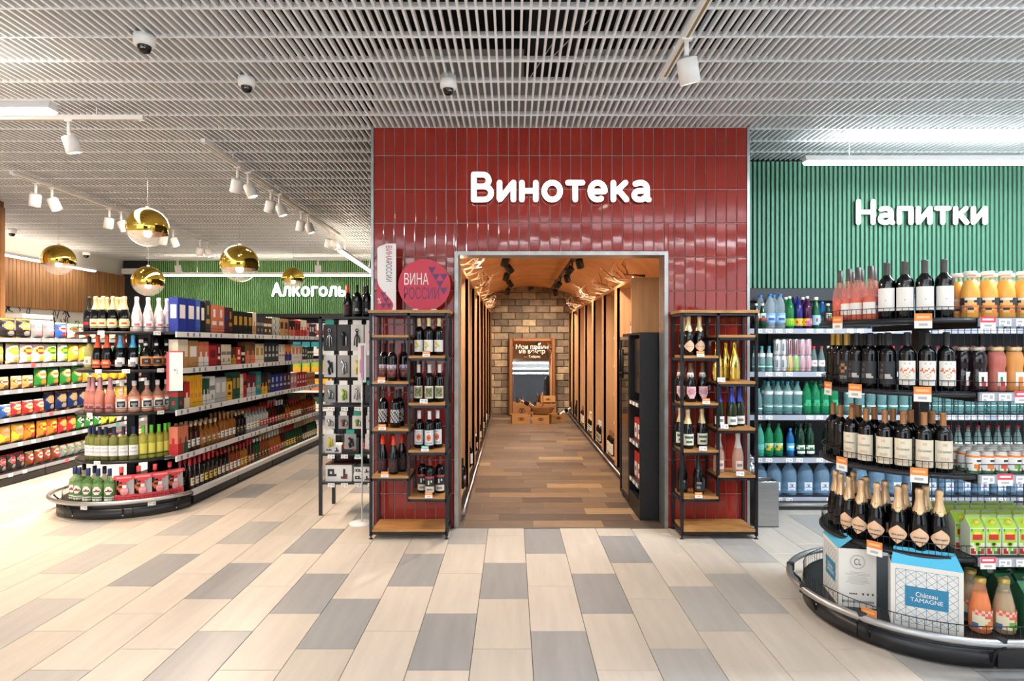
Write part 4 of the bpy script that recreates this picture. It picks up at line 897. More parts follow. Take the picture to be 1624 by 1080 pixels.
# ================================================================== DRINKS COOLER AGAINST THE GREEN WALL
dk = thing('drinks_shelving', 'long dark wall shelving of bottled drinks below the green slats', 'shelving')
CX0, CX1, FY = 2.03, 5.4, 5.65
ob('back_panel', MB().box(CX0, 5.98, 0, CX1, 6.0, 2.08, BLACK), dk); ob('plinth', MB().box(CX0, FY-.02, 0, CX1, 5.98, .085, DKGREY), dk); ob('header', MB().box(CX0, 5.93, 1.98, CX1, 5.99, 2.10, mat('#34373a', .5)), dk)
DL = (1.695, 1.29, .885, .485, .115)
for i, z in enumerate(DL):
    ob('shelf', MB().box(CX0, FY, z-.02, CX1, 5.98, z, mat('#33363b', .5)), dk)
    ob('price_rail', MB().box(CX0, FY-.012, z-.045, CX1, FY, z+.002, RAILM), dk)
    ob('wire_guard', MB().tube([(CX0, FY+.006, z+.035), (CX1, FY+.006, z+.035)], .0018, WIRE, 4), dk)
    r6 = random.Random(i)
    for k in range(34):
        if r6.random() < .62 and CX0+.1+k*.095 < 5.2: ob('price_tag', TAGW, dk, (CX0+.09+k*.095, FY-.015, z-.02))
ob('bottom_rail', MB().tube([(CX0, FY-.03, .055), (CX1, FY-.03, .055)], .02, STEEL, 8), dk)
for k in range(5): ob('back_upright', MB().box(CX0+.5+k*.7, 5.95, .1, CX0+.53+k*.7, 5.98, 1.98, DKGREY), dk)
def cool(key, desc, lvl, pxs, yy=5.735, sc=1.0, dz=0, rz=0):
    wh = ('top', 'second', 'third', 'fourth', 'bottom')[lvl]+' drinks wall shelf'
    run(key, desc, 'portal', wh, [(px_x(p, yy), yy, DL[lvl]+dz, rz) for p in pxs], sc=sc)
cool('small_green', 'small green soda bottle', 0, (1199, 1209)); cool('water_blue', 'clear water bottle with blue label', 0, (1221, 1237)); cool('water_blue', 'back-row clear water bottle', 0, (1206, 1227), 5.85)
cool('green_yellow', 'green bottle with lime label', 0, (1252,)); cool('navy_yellow', 'navy bottle with yellow label', 0, (1266,)); cool('purple_yellow', 'purple bottle with yellow label', 0, (1280,))
cool('green_yellow', 'back-row green lime-label bottle', 0, (1246,), 5.85); cool('navy_yellow', 'back-row navy bottle', 0, (1259,), 5.85); cool('purple_yellow', 'back-row purple bottle', 0, (1273,), 5.85)
cool('green_star', 'green glass bottle with sky-blue label', 0, (1294,)); cool('blue_pet', 'small blue water bottle', 0, (1304,), 5.8); cool('small_green', 'lone small green soda bottle', 0, (1313,))
cool('teal_neck', 'teal-capped glass mineral bottle', 1, (1197.5, 1208, 1219.5))
for row, z in ((0, 0), (1, .1553)):
    for k, (key, c) in enumerate(zip((('can_white', 'can_white', 'can_yellow', 'can_lime', 'can_pink', 'can_pink'), ('can_white', 'can_white', 'can_red', 'can_red', 'can_pink', 'can_pink'))[row], (('white', 'white', 'yellow', 'lime', 'pink', 'pink'), ('white', 'white', 'dark red', 'dark red', 'pink', 'pink'))[row])):
        put(key, (px_x(1231.6+k*9.9, 5.735), 5.735, DL[1]+z), 0, f'{c} drink can, {ORD[k]} from the portal in the {("lower", "upper")[row]} can layer', 'drink cans on the second wall shelf')
for k in range(6): put('can_white', (px_x(1226+k*10, 5.85), 5.85, DL[1]+(.1553 if k % 2 else 0)*0), 0, f'{ORD[k]} white drink can from the portal behind the front cans', 'drink cans on the second wall shelf')
cool('red_cap', 'red-capped glass mineral bottle', 1, (1290.5, 1302.5)); cool('green_white_cap', 'white-capped green mineral bottle', 1, (1314, 1325))
cool('aqua_small', 'short aqua water bottle', 2, (1203,)); cool('aqua', 'tall aqua water bottle with white neck', 2, (1218, 1233.5, 1249, 1264.5)); cool('aqua', 'back-row tall aqua water bottle', 2, (1212, 1226, 1241, 1256), 5.86); cool('green_pet', 'translucent green water bottle', 2, (1279, 1293, 1307, 1322)); cool('green_pet', 'back-row translucent green bottle', 2, (1286, 1300, 1314), 5.86)
cool('green_pet_plain', 'pale green teal-labelled bottle', 3, (1204.5,)); cool('green_pet_lab', 'green bottle with fruit label', 3, (1219, 1234)); cool('blue_pet', 'blue water bottle beside green bottles', 3, (1253,)); cool('dark_green', 'dark green water bottle', 3, (1269, 1284, 1312)); cool('dark_green', 'back-row dark green water bottle', 3, (1262, 1277), 5.86)
for k, p in enumerate((1204, 1227, 1251, 1277, 1303, 1329)):
    t = put('jug', (px_x(p, 5.76), 5.76, DL[4]), 0, f'{ORD[k]} big blue-capped water jug from the portal on the bottom shelf', 'five litre water jugs on the bottom shelf'); t.scale = (.80, .80, 1.0)
# farther along, seen between and through the display tiers
seq = (('water_blue', 'clear blue-labelled bottle'), ('red_cap', 'red-capped glass bottle'), ('aqua', 'aqua bottle'), ('red_cap', 'dark-red-capped clear bottle'), ('jug', 'big blue-capped jug'))
for lvl, (key, dsc) in enumerate(seq):
    x0 = 3.22 if lvl < 4 else 3.32; st = (.13, .085, .105, .095, .165)[lvl]; k = 0
    while x0+k*st < 5.25 and k < 20:
        t = put(key, (x0+k*st, 5.76, DL[lvl]), 0, f'{ORD[k]} {dsc} from the curved display edge, {("top", "second", "third", "fourth", "bottom")[lvl]} wall shelf', f'{dsc}s behind the display, {("top", "second", "third", "fourth", "bottom")[lvl]} wall shelf')
        if key == 'jug': t.scale = (.80, .80, 1)
        elif lvl == 3: t.scale = (1.15, 1.15, 1.2)
        k += 1
# steel bin and chrome dispenser
tb = thing('steel_bin', 'open brushed steel bin beside the red tiled wall', 'bin', (2.165, 5.10, 0))
sb = MB(); a_, b_, h_ = .095, .16, .385
sb.box(-a_, 0, 0, a_, .004, h_, STEEL).box(-a_, b_-.004, 0, a_, b_, h_, STEEL).box(-a_, .004, 0, -a_+.004, b_-.004, h_, STEEL).box(a_-.004, .004, 0, a_, b_-.004, h_, STEEL).box(-a_, 0, 0, a_, b_, .006, STEEL)
ob('bin_body', sb, tb); ob('bin_rim', MB().tube([(-a_, 0, h_), (a_, 0, h_), (a_, b_, h_), (-a_, b_, h_)], .004, CHROME, 6, closed=True), tb); ob('bag_liner', MB().box(-a_+.006, .006, h_-.03, a_-.006, b_-.006, h_-.026, mat('#17181a', .5)), tb)
ds = thing('soap_dispenser', 'round chrome pump dispenser standing above the steel bin', 'dispenser', (2.10, 5.30, 0))
ob('stand_column', MB().box(-.03, -.03, 0, .03, .03, .40, BLKMET), ds)
ob('tank', MB().lathe([(0, .40), (.045, .40), (.055, .415), (.055, .46), (.035, .49), (.018, .50), (.018, .515), (0, .515)], CHROME, 18), ds)
ob('pump', MB().tube([(0, 0, .515), (0, 0, .57), (-.02, -.02, .585), (-.06, -.03, .62)], .009, CHROME, 8).lathe([(0, .54), (.028, .54), (.028, .56), (0, .56)], CHROME, 14), ds)
# ================================================================== PORTAL STANDS
def stand(x0, x1, xm, label, left, right, nm='display_stand'):
    t = thing(nm, label, 'stand', (0, 0, 0)); f, bk = 4.795, 5.065; s = .022
    def post(x, y, z0, z1): ob('post', MB().box(x-s/2, y-s/2, z0, x+s/2, y+s/2, z1, BLKMET), t)
    for x in (x0, x1):
        for y in (f, bk):
            post(x, y, .025, 1.80); ob('foot', MB().lathe([(0, 0), (.016, 0), (.016, .006), (.006, .01), (.006, .028)], BLACK, 10, x, y), t)
    lowm = min(left+right)
    post(xm, f, lowm-.04, 1.80); post(xm, bk, lowm-.04, 1.80)
    ob('top_board', MB().box(x0-.02, f-.02, 1.80, x1+.02, bk+.012, 1.822, OAK), t)
    def rails(a, b, z):
        ob('shelf_frame', MB().box(a, f-s/2, z-.042, b, f+s/2, z-.02, BLKMET).box(a, bk-s/2, z-.042, b, bk+s/2, z-.02, BLKMET).box(a-s/2, f, z-.042, a+s/2, bk, z-.02, BLKMET).box(b-s/2, f, z-.042, b+s/2, bk, z-.02, BLKMET), t)
    rails(x0, x1, 1.82)
    for z in left: ob('shelf', MB().box(x0+.012, f-.012, z-.02, xm+(.0 if z > .4 else 0), bk+.01, z, OAK), t); rails(x0, xm, z)
    for z in right: ob('shelf', MB().box(xm, f-.012, z-.02, x1-.012, bk+.01, z, OAK), t); rails(xm, x1, z)
    ob('bottom_shelf', MB().box(x0+.012, f-.012, .06, x1-.012, bk+.01, .08, OAK), t); rails(x0, x1, .08)
    return t
sl = stand(-1.123, -.52, -.822, 'black metal stand with oak shelves beside the round red sign', (1.625, 1.255, .88, .505), (1.46, 1.085, .71, .34))
sr = stand(1.353, 1.945, 1.64, 'black metal stand with oak shelves of sparkling wine', (1.46, 1.085, .71, .34), (1.625, 1.255, .885, .51))
def st_items(key, desc, where, xs, z, deep=None, rzz=0):
    pos = [(x, 4.86+(deep[i] if deep else .02*(i % 2)), z, rzz+(-.12*(x))*.5) for i, x in enumerate(xs)]
    run(key, desc, 'outer post' if False else 'left post'.replace('left', 'aisle-side') if x0s else 'outer post', where, pos)
x0s = False
LS = 'stand beside the round sign'; RS = 'stand beside the drinks wall'
def sitems(key, desc, where, pxs, z, tag=None, tagm=TAGOs, deep=None):
    pos = []
    for i, p in enumerate(pxs):
        yy = 4.865+((deep[i]) if deep else 0); pos.append((px_x(p, yy), yy, z, 0))
    run(key, desc, 'alcohol aisle', where, pos)
    if tag: ob('price_tag', tagm, sl if where == LS else sr, (px_x(tag, 4.775), 4.775, z+.013), rot=(R(-8), 0, 0))
sitems('castle', 'castle-labelled dark wine bottle', LS, (609, 622, 641), 1.255, 605, deep=(.08, .0, .06))
sitems('mono', 'grey-patterned dark wine bottle', LS, (608, 627, 634), .88, 606, deep=(.05, .0, .1))
sitems('orange_foil', 'orange-capped dark wine bottle', LS, (607, 624, 637), .505, 610, deep=(.05, 0, .1))
sitems('yellow_cap', 'pale-capped white-labelled wine bottle', LS, (665, 680, 696), 1.46, 676, deep=(.03, .0, .02))
sitems('framed', 'white-capped bottle with tilted picture label', LS, (664, 681, 697), 1.085, 672, TAGW, deep=(.03, 0, .02))
sitems('orange_disc', 'white-labelled wine bottle with orange disc', LS, (665, 681, 694), .71, 674, TAGT, deep=(.04, 0, .06))
sitems('striped', 'brown-capped wine bottle with red-striped label', LS, (670, 682, 698), .34, 680, deep=(.08, 0, .06))
sitems('diamond_brut', 'gold-foiled bottle with peach diamond label', RS, (1084, 1092, 1109), 1.46, 1111, deep=(.12, .02, .04))
sitems('pink_shield', 'sparkling bottle with pink shield label', RS, (1079, 1095, 1114), 1.085, 1120, deep=(.10, 0, .04))
sitems('green_label', 'gold-foiled bottle with pale green label', RS, (1079, 1091, 1113), .71, 1115, TAGW, deep=(.12, 0, .04))
sitems('dark_cuvee', 'all-dark sparkling bottle', RS, (1082, 1108), .34, 1108, deep=(.08, .02))
sitems('gold_bottle', 'shining gold sparkling bottle', RS, (1137, 1150, 1164), 1.255, 1144, TAGW, deep=(.0, .08, 0))
sitems('blue_foil', 'blue-foiled sparkling bottle', RS, (1140, 1160, 1172), .885, 1149, TAGW, deep=(.02, .0, .06))
sitems('clear_rose', 'clear pink sparkling bottle', RS, (1140, 1170), .51, 1174, TAGW, deep=(.05, .03))
# round sign on the stand
SR_ = mat('#c43a4c', .5); SP = mat('#5b3562', .5); SWH = mat('#f3f0ee', .5)
rs_ = thing('round_sign', 'round red sign with purple triangles on the oak-topped stand', 'sign', (-.718, 4.93, 2.034))
r0 = .213; pan = MB(); n = 48
pan.v = [(r0*cos(2*pi*i/n), y, r0*sin(2*pi*i/n)) for y in (-.004, .004) for i in range(n)]
pan.face(list(range(n)), SR_); pan.face([n+i for i in range(n)][::-1], SWH)
for i in range(n): pan.face([i, n+i, n+(i+1) % n, (i+1) % n], SWH)
ob('sign_panel', pan, rs_)
tri = MB()
def put_tris(mb, test, s, hh, m, y, x0, z0, rows, cols, xf=None):
    xf = lambda x, z: (x, y, z)
    for j in range(rows):
        for i in range(cols):
            x = x0+i*s+(j % 2)*s/2; z = z0-j*hh
            P = [(x, z), (x+s, z), (x+s/2, z-hh)]
            if all(test(*p) for p in P):
                b = len(mb.v); mb.v += [xf(*p) for p in P]; mb.face([b, b+2, b+1], m)
def in_disc(x, z): return x*x+z*z < (r0*.998)**2 and (x-r0*.03) > (r0*.93-z)/1.40*.60
put_tris(tri, in_disc, .30*r0, .265*r0, SP, -.0052, -r0*.30, r0*.96, 9, 9)
ob('triangle_print', tri, rs_)
ob('lettering', fit_text('ВИНА', .93*r0, .45*r0, SWH), rs_, (-.30*r0, -.0056, .24*r0)); ob('lettering', fit_text('РОССИИ', 1.36*r0, .46*r0, SP), rs_, (-.10*r0, -.0056, -.31*r0))
ob('sign_foot', MB().box(-.09, -.03, -.216, -.05, .03, -.196, SWH).box(.06, -.03, -.216, .10, .03, -.196, SWH), rs_)
# folded tower sign
ts = thing('tower_sign', 'folded white and purple tower sign with percent marks on the stand', 'sign', (-1.03, 4.95, 1.822), R(-4))
hT = .555
fp = MB(); P = [(-.078, 0), (.078, 0), (.078, hT), (.0, hT), (-.06, hT-.02), (-.078, hT-.035)]
fp.v = [(x, y, z) for y in (-.003, .003) for x, z in P]; nP = len(P); fp.face(list(range(nP)), SWH); fp.face([nP+i for i in range(nP)][::-1], SWH)
for i in range(nP): fp.face([i, nP+i, nP+(i+1) % nP, (i+1) % nP], SWH)
ob('front_panel', fp, ts)
sd_ = MB(); sd_.box(-.004, 0, 0, 0, .10, hT-.04, mat('#7b3f86', .5)); ob('side_panel', sd_, ts, (-.078, .003, 0), R(10))
wv = MB(); pts = []
for i in range(13):
    t_ = i/12; pts.append((-.075+.135*(.5-.5*cos(pi*min(1, t_*1.15)))+(.0 if t_ < .8 else -.02*(t_-.8)*5), .25-.25*t_))
wv.v = [(x, -.0042, z) for x, z in pts]+[(-.078, -.0042, z) for x, z in pts]
for i in range(12): wv.face([i, 13+i, 13+i+1, i+1], SR_)
ob('red_wave', wv, ts)
t2 = MB(); put_tris(t2, lambda x, z: -.078 < x < .05 and .005 < z < .20 and x < -.078+.14*min(1, (.25-z)/.13), .05, .045, SP, -.005, -.078, .20, 5, 3); ob('triangle_print', t2, ts)
ob('lettering', fit_text('ВИНА', .125, .05, mat('#b0304a', .5), True), ts, (.02, -.0048, .475)); ob('lettering', fit_text('РОССИИ', .165, .05, mat('#3b2a44', .5), True), ts, (.02, -.0048, .325))
ob('percent_mark', fit_text('%', .045, .05, SWH), ts, (-.005, -.0055, .185)); ob('percent_mark', fit_text('%', .03, .045, SWH), ts, (-.06, -.0055, .085))
# ================================================================== BLACK WINE COOLERS INSIDE THE PORTAL
RG = mat('#c0302a', .45)
wc = thing('open_cooler', 'black open-sided cabinet just inside the portal holding red cartons', 'cabinet')
a0, a1, b0, b1, ht = 1.125, 1.62, 5.30, 5.78, 1.655
ob('side_panel', MB().box(a0, b0, 0, a1, b0+.02, ht, BLACK), wc); ob('side_panel', MB().box(a0, b1-.02, 0, a1, b1, ht, BLACK), wc)
ob('back_panel', MB().box(a1-.02, b0+.02, 0, a1, b1-.02, ht, BLACK), wc); ob('top_panel', MB().box(a0, b0+.02, ht-.02, a1-.02, b1-.02, ht, BLACK), wc)
for z in (.30, .66, 1.02):
    ob('shelf', MB().box(a0, b0+.02, z-.03, a1-.02, b1-.02, z, BLACK), wc); ob('price_rail', MB().box(a0-.006, b0+.03, z-.032, a0, b1-.03, z+.004, mat('#6c6664', .5)), wc)
    for k in range(3): ob('price_tag', MB().box(a0-.008, b0+.06+k*.14, z-.03, a0-.006, b0+.14+k*.14, z, WHITEL), wc)
ob('plinth', MB().box(a0, b0+.02, 0, a1-.02, b1-.02, .16, BLACK), wc)
ob('inner_screen', MB().box(a0+.04, 5.45, 1.1, a0+.36, 5.72, 1.6, mat('#2c2a2a', .25)), wc)
for z, nmz in ((.66, 'upper'), (.30, 'lower')):
    for k in range(3):
        t = thing('gift_carton', f'{ORD[k]} red carton from the entrance on the {nmz} cooler shelf', 'box', (a0+.09, b0+.09+k*.14, z), -pi/2, 'red cartons in the open cooler')
        ob('box_body', MB().box(-.06, -.05, 0, .06, .1, .20 if z > .5 else .25, RG), t); ob('label', MB().flat(-.045, .045, .02, .15, -.0506, ['WWWW', 'WKKW', 'WWWW'], {'W': WHITEL, 'K': DKLAB}), t)
gc = thing('glass_cooler', 'black wine cooler with a smoked glass door and tubular handle', 'cooler')
c0, c1 = 5.80, 6.28
ob('cabinet_body', MB().box(a0+.03, c0, 0, a1, c0+.02, ht, BLACK).box(a0+.03, c1-.02, 0, a1, c1, ht, BLACK).box(a1-.02, c0, 0, a1, c1, ht, BLACK).box(a0+.03, c0, ht-.03, a1, c1, ht, BLACK).box(a0+.03, c0, 0, a1, c1, .08, BLACK), gc)
dr = ob('door', MB().box(-.02, 0, .03, 0, .03, ht-.03, BLACK).box(-.02, .45, .03, 0, .48, ht-.03, BLACK).box(-.02, .03, .03, 0, .45, .06, BLACK).box(-.02, .03, ht-.06, 0, .45, ht-.03, mat('#8c8884', .4, .6)), gc, (a0+.02, c0, 0))
ob('door_glass', MB().box(-.012, .03, .06, -.008, .45, ht-.06, mat('#241c16', .03, alpha=.75, coat=.5)), dr)
hd = MB()
for yy in (.06, ): hd.tube([(-.07, yy, 1.22), (-.07, yy, 1.50)], .011, BLACK, 8).tube([(-.07, yy+.13, 1.22), (-.07, yy+.13, 1.50)], .011, BLACK, 8).tube([(-.015, yy, 1.27), (-.07, yy, 1.27), (-.07, yy+.13, 1.27)], .008, BLACK, 6).tube([(-.015, yy, 1.45), (-.07, yy, 1.45), (-.07, yy+.13, 1.45)], .008, BLACK, 6)
ob('handle', hd, dr)
for z in (.4, .75, 1.1, 1.4): ob('wire_shelf', MB().box(a0+.05, c0+.03, z-.01, a1-.03, c1-.03, z, BLKMET), gc)
# ---- bottles in the wine bays
wk = ('white_label', 'castle', 'yellow_cap', 'cursive', 'mono', 'orange_disc', 'striped', 'pink_shield', 'framed', 'green_label')
WKD = {'white_label': 'white-labelled bottle', 'castle': 'picture-labelled bottle', 'yellow_cap': 'pale-capped bottle', 'cursive': 'cream-labelled bottle', 'mono': 'grey-labelled bottle', 'orange_disc': 'orange-disc bottle', 'striped': 'red-striped bottle', 'pink_shield': 'pink-labelled bottle', 'framed': 'white-capped bottle', 'green_label': 'gold-foiled bottle'}
r7 = random.Random(21)
for bi, (y0, y1) in enumerate(bR):
    for li, z in enumerate((.10, .50, .88, 1.26, 1.64)):
        key = wk[r7.randrange(10)]
        nn = 4 if li == 0 else 1
        for k in range(nn):
            put(key, (1.315, y1-.09-k*.1, z), -pi/2, f'{WKD[key]} in the {ORD[bi]} wine bay past the coolers, {ORD[li]} shelf up, {ORD[k]} from the post', f'bottles in the {ORD[bi]} wine bay past the coolers', noparts=bi > 3) if False else put(key, (1.32 if li == 0 else 1.43, y1-.09-k*.1, z), -pi/2, f'{ORD[k]} {WKD[key]} from the post, bay {ORD[bi]} past the coolers, {ORD[li]} shelf up', f'bottles in the {ORD[bi]} wine bay past the coolers', noparts=bi > 4)
for bi, (y0, y1) in enumerate(bL[:6]):
    key = wk[r7.randrange(10)]
    put(key, (-.505, y1-.09, .10), pi/2, f'{WKD[key]} at the floor of the {ORD[bi]} bay opposite the coolers', 'floor bottles in the bays opposite the coolers')
# ---- crates before the mirror
PINE = mat('#c08d55', .6, noise=.15, scale=5, stretch=(1, 8, 8)); PINE2 = mat('#a97544', .6, noise=.15, scale=5, stretch=(1, 8, 8))
def crate(label, loc, rz, w=.36, d=.26, h=.17, m=PINE):
    t = thing('wooden_crate', label, 'crate', loc, rz, 'pine wine crates before the mirror'); b = .014
    for nm, bx in (('front_board', (-w/2, 0, 0, w/2, b, h)), ('rear_board', (-w/2, d-b, 0, w/2, d, h)), ('side_board', (-w/2, b, 0, -w/2+b, d-b, h)), ('side_board', (w/2-b, b, 0, w/2, d-b, h)), ('bottom_board', (-w/2+b, b, 0, w/2-b, d-b, b))): ob(nm, MB().box(*bx, m), t)
    ob('branded_mark', MB().flat(-w*.2, w*.2, h*.35, h*.7, -.0008, ['.KKKK.', 'K.KK.K', '.KKKK.'], {'K': mat('#6a4020', .7)}), t)
crate('front pine crate nearest the bays opposite the coolers'.replace('nearest', 'beside'), (.18, 11.75, 0), R(5)); crate('plain pine crate at the front centre of the mirror display', (.56, 11.72, 0), R(-2), .33, m=PINE)
crate('angled pine crate on the cooler side of the display', (.93, 12.0, 0), R(24), .32, h=.15); crate('tall crate standing behind holding dark bottles', (.20, 12.25, 0), R(0), .36, .26, .36, PINE2)
crate('tall crate behind the basket', (.70, 12.3, 0), R(-6), .4, .26, .34, PINE2); crate('small crate raised on the tall one with corks', (.74, 12.33, .36), 0, .3, .2, .12, PINE)
bk_ = thing('wicker_basket', 'boat-shaped wicker basket with handle on the pine crates', 'basket', (.60, 11.87, .19), R(-8))
bm_ = MB()
for k in range(7):
    t_ = k/6; bm_.tube([((.17+.1*t_)*cos(2*pi*i/16), (.07+.05*t_)*sin(2*pi*i/16), .01+.12*t_+.05*abs(cos(2*pi*i/16))**3*t_) for i in range(16)], .008, PINE2, 4, closed=True)
ob('woven_body', bm_, bk_); ob('basket_bottom', MB().lathe([(0, .004), (.17, .005), (.24, .12)], PINE2, 16, sy=.42), bk_); ob('handle', MB().tube([(0, .11*cos(pi*i/8), .13+.28*sin(pi*i/8)) for i in range(9)], .009, PINE, 5), bk_)
for k, (x, y, z, key, rr_) in enumerate(((.12, 12.35, .02, 'white_label', 0), (.22, 12.36, .02, 'cursive', 0), (.62, 12.42, .02, 'yellow_cap', 0), (.75, 12.42, .02, 'castle', 0), (.86, 12.40, .02, 'mono', 0))):
    put(key, (x, y, z+.13), 0, f'{WKD[key]} upright in a pine crate at the mirror', 'bottles in the crates at the mirror')
t = put('orange_disc', (.93, 12.1, .12), 0, 'white-labelled bottle lying tilted in the angled crate', None); t.rotation_euler = (0, R(62), R(20))
t = put('framed', (.44, 11.95, .30), 0, 'bottle lying tilted across the wicker basket', None); t.rotation_euler = (0, R(-62), R(10))
# ================================================================== SPIRITS GONDOLA WITH ROUND END
ang = -.027; lx, ly, lrx, lry, lbx, lby = -3.66, 5.80, .44, .40, .60, .52
lg = thing('spirits_gondola', 'long round-ended gondola of spirits and gift boxes with steel bumper', 'gondola')
def Xf(y): return -3.085+.027*(y-5.49)
YE = 9.45
def quad_prism(d0, d1, y0, y1, z0, z1, m):
    """slab along the aisle face between depths d0<d1"""
    return MB().prism([(Xf(y0)-d1, y0), (Xf(y0)-d0, y0), (Xf(y1)-d0, y1), (Xf(y1)-d1, y1)], z0, z1, m)
def lend(rx_, ry_, n=28): return stadium(lx, ly, rx_, ry_, n, 180, 360)
ob('base_deck', MB().prism(lend(lbx-.02, lby-.02)+[(lx+lbx-.02, ly+.05), (lx-lbx+.02, ly+.05)], .10, .13, SHELFM), lg)
ob('plinth', MB().prism(lend(lbx-.04, lby-.04), 0, .1, BLACK), lg)
for a, b in ((180, 239), (239.5, 299), (299.5, 352)): ob('kick_panel', MB().band(stadium(lx, ly, lbx, lby, 12, a, b), .012, .10, .012, KICK), lg)
ob('base_body', quad_prism(.03, 1.10, ly, YE, 0, .13, BLACK), lg)
for k in range(4): ob('kick_panel', quad_prism(0, .03, ly+.02+k*.9, ly+.9+k*.9 if k < 3 else YE, .012, .085, KICK), lg)
for k in range(4): ob('price_rail', quad_prism(-.006, .05, ly+.02+k*.9, ly+.895+k*.9 if k < 3 else YE, .09, .135, WHITEP), lg)
ob('floor_trim', quad_prism(-.02, 0, ly-.1, YE, 0, .01, CHROME), lg)
bpL = [(lx-lbx-.07, ly+.2)]+stadium(lx, ly, lbx+.07, lby+.06, 34, 180, 345)
ob('bumper_rail', MB().tube([(x, y, .165) for x, y in bpL], .019, STEEL, 10), lg)
for a in (195, 250, 292, 335):
    x, y = lx+lbx*cos(R(a)), ly+lby*sin(R(a)); x2, y2 = lx+(lbx+.065)*cos(R(a)), ly+(lby+.055)*sin(R(a))
    b_ = ob('bumper_bracket', MB().tube([(x, y-.002, .03), (x2*.3+x*.7, y2*.3+y*.7, .09), (x2, y2, .14)], .009, BLKMET, 6), lg)
    for zz in (.04, .07): ob('bolt', MB().lathe([(0, .006), (.006, .004), (.008, 0)], CHROME, 8, M=Matrix.Translation((x2*.2+x*.8, y2*.2+y*.8, zz)) @ Vector((x2-x, y2-y, 0)).to_track_quat('Z', 'Y').to_matrix().to_4x4()), b_)
ob('wire_guard', guard(stadium(lx, ly, lbx-.03, lby-.03, 30, 182, 345), .135, .19, WIRE, .035), lg)
ob('back_panel', quad_prism(.50, .53, ly+.15, YE, .13, 1.72, BLACK), lg)
ob('centre_post', MB().box(lx-.04, ly-.02, .1, lx+.04, ly+.04, 1.68, BLKMET), lg)
for k in range(5): ob('upright', quad_prism(.46, .50, ly+.16+k*.82, ly+.20+k*.82, .13, 1.75, BLKMET), lg)
LZ = (1.665, 1.32, .93, .50)
for i, z in enumerate(LZ):
    sh = ob('curved_shelf', MB().prism(lend(lrx, lry), z-.015, z, SHELFM), lg)
    ob('shelf_rim', MB().tube([(x, y, z-.013) for x, y in lend(lrx+.006, lry+.006)], .015, WIRE, 6), sh)
    ob('wire_guard', guard(stadium(lx, ly, lrx+.002, lry+.002, 26, 182, 358), z+.04, z+.045, WIRE, .3), sh)
    ob('shelf', quad_prism(.06, .50, ly-.18, YE, z-.02, z, SHELFM), lg)
    for k in range(4):
        ya, yb = (ly+.04+k*.9 if k else ly-.18), (ly+.93+k*.9 if k < 3 else YE)
        pr_ = ob('price_rail', quad_prism(.048, .060, ya, yb, z-.048, z+.004, WHITEP), lg)
        for j in range(8):
            if ya+.09+j*.105 < yb-.05 and (i*3+k+j) % 4: ob('price_tag', MB().box(0, -.016, -.018, .001, .016, .018, mat('#8b90a8', .5)), pr_, (Xf(ya+.09+j*.105)-.0475, ya+.08+j*.105, z-.022))
    ob('wire_guard', MB().tube([(Xf(ly+.1)-.062, ly+.1, z+.045), (Xf(YE)-.062, YE, z+.045)], .002, WIRE, 4), lg)
def ltag(px, z, r=.02, me=TAGW): 
    x, y, rz = ring_pos(lx, ly, lrx+r, lry+r, px); ob('price_tag', me, lg, (x, y, z), rz)
for px, i in ((160, 0), (249, 0), (156, 1), (200, 1), (255, 1), (127, 2), (255, 2), (154, 3), (266, 3)): ltag(px if px > 140 else 142, LZ[i]-.012)
for px in (133, 241): x, y, rz = ring_pos(lx, ly, lbx+.02, lby+.02, px); ob('price_tag', TAGW, lg, (x, y, .12), rz)
def ls(pxs, z, k=0, dr=.055, face=.5):
    out = []
    for p in pxs:
        x, y, rz = ring_pos(lx, ly, lrx-dr-k, lry-dr-k, p); out.append((x, y, z, rz*(1-face)+face*(math.atan2(-y, -x)+pi/2)))
    return out
LT = ('round gondola end top', 'round gondola end second tier', 'round gondola end third tier', 'round gondola end lowest tier', 'round gondola end base')
SN = 'snack side'
run('black_oval', 'all-black sparkling bottle', SN, LT[0], ls((141,), LZ[0])); run('oval_yellow', 'gold-topped sparkling bottle, front row', SN, LT[0], ls((152, 164, 179, 198), LZ[0])); run('oval_yellow', 'gold-topped sparkling bottle, back row', SN, LT[0], ls((158, 170, 186, 193), LZ[0], .11)); run('silver', 'silver-white sparkling bottle', SN, LT[0], ls((217, 235, 252, 265), LZ[0]))
run('olive_bottle', 'yellow-green bottle', SN, LT[1], ls((142,), LZ[1])); run('orange_oval', 'orange-foiled sparkling bottle', SN, LT[1], ls((155, 170), LZ[1])); run('orange_oval', 'orange-foiled back-row bottle', SN, LT[1], ls((186, 196), LZ[1], .12)); run('blue_top', 'blue-foiled sparkling bottle', SN, LT[1], ls((191, 211), LZ[1])); run('round_liqueur', 'black liqueur bottle with orange-edged label', SN, LT[1], ls((231, 248, 264), LZ[1]), sc=1.08)
run('pink_foil', 'pink sparkling bottle', SN, LT[2], ls((142, 148, 159, 175), LZ[2])); run('shield_rose', 'rose flask with black shield label', SN, LT[2], ls((193, 213, 233, 250, 264), LZ[2]), sc=1.08)
run('navy_cap_white', 'navy-capped white-labelled wine bottle', SN, LT[3], ls((143, 149, 158, 168, 181, 196, 212), LZ[3])); run('lime_cap', 'lime-capped pale wine bottle', SN, LT[3], ls((227, 240, 252, 262, 268), LZ[3]))
def lbs(pxs, k=0):
    out = []
    for p in pxs:
        x, y, rz = ring_pos(lx, ly, lbx-.10-k, lby-.10-k, p); out.append((x, y, .13, rz*.5+.5*(math.atan2(-y, -x)+pi/2)))
    return out
run('vermouth', 'green vermouth bottle, front row', SN, LT[4], lbs((119, 126, 140, 156, 174))); run('vermouth', 'green vermouth bottle, back row', SN, LT[4], lbs((124, 133, 150, 166), .10)); 
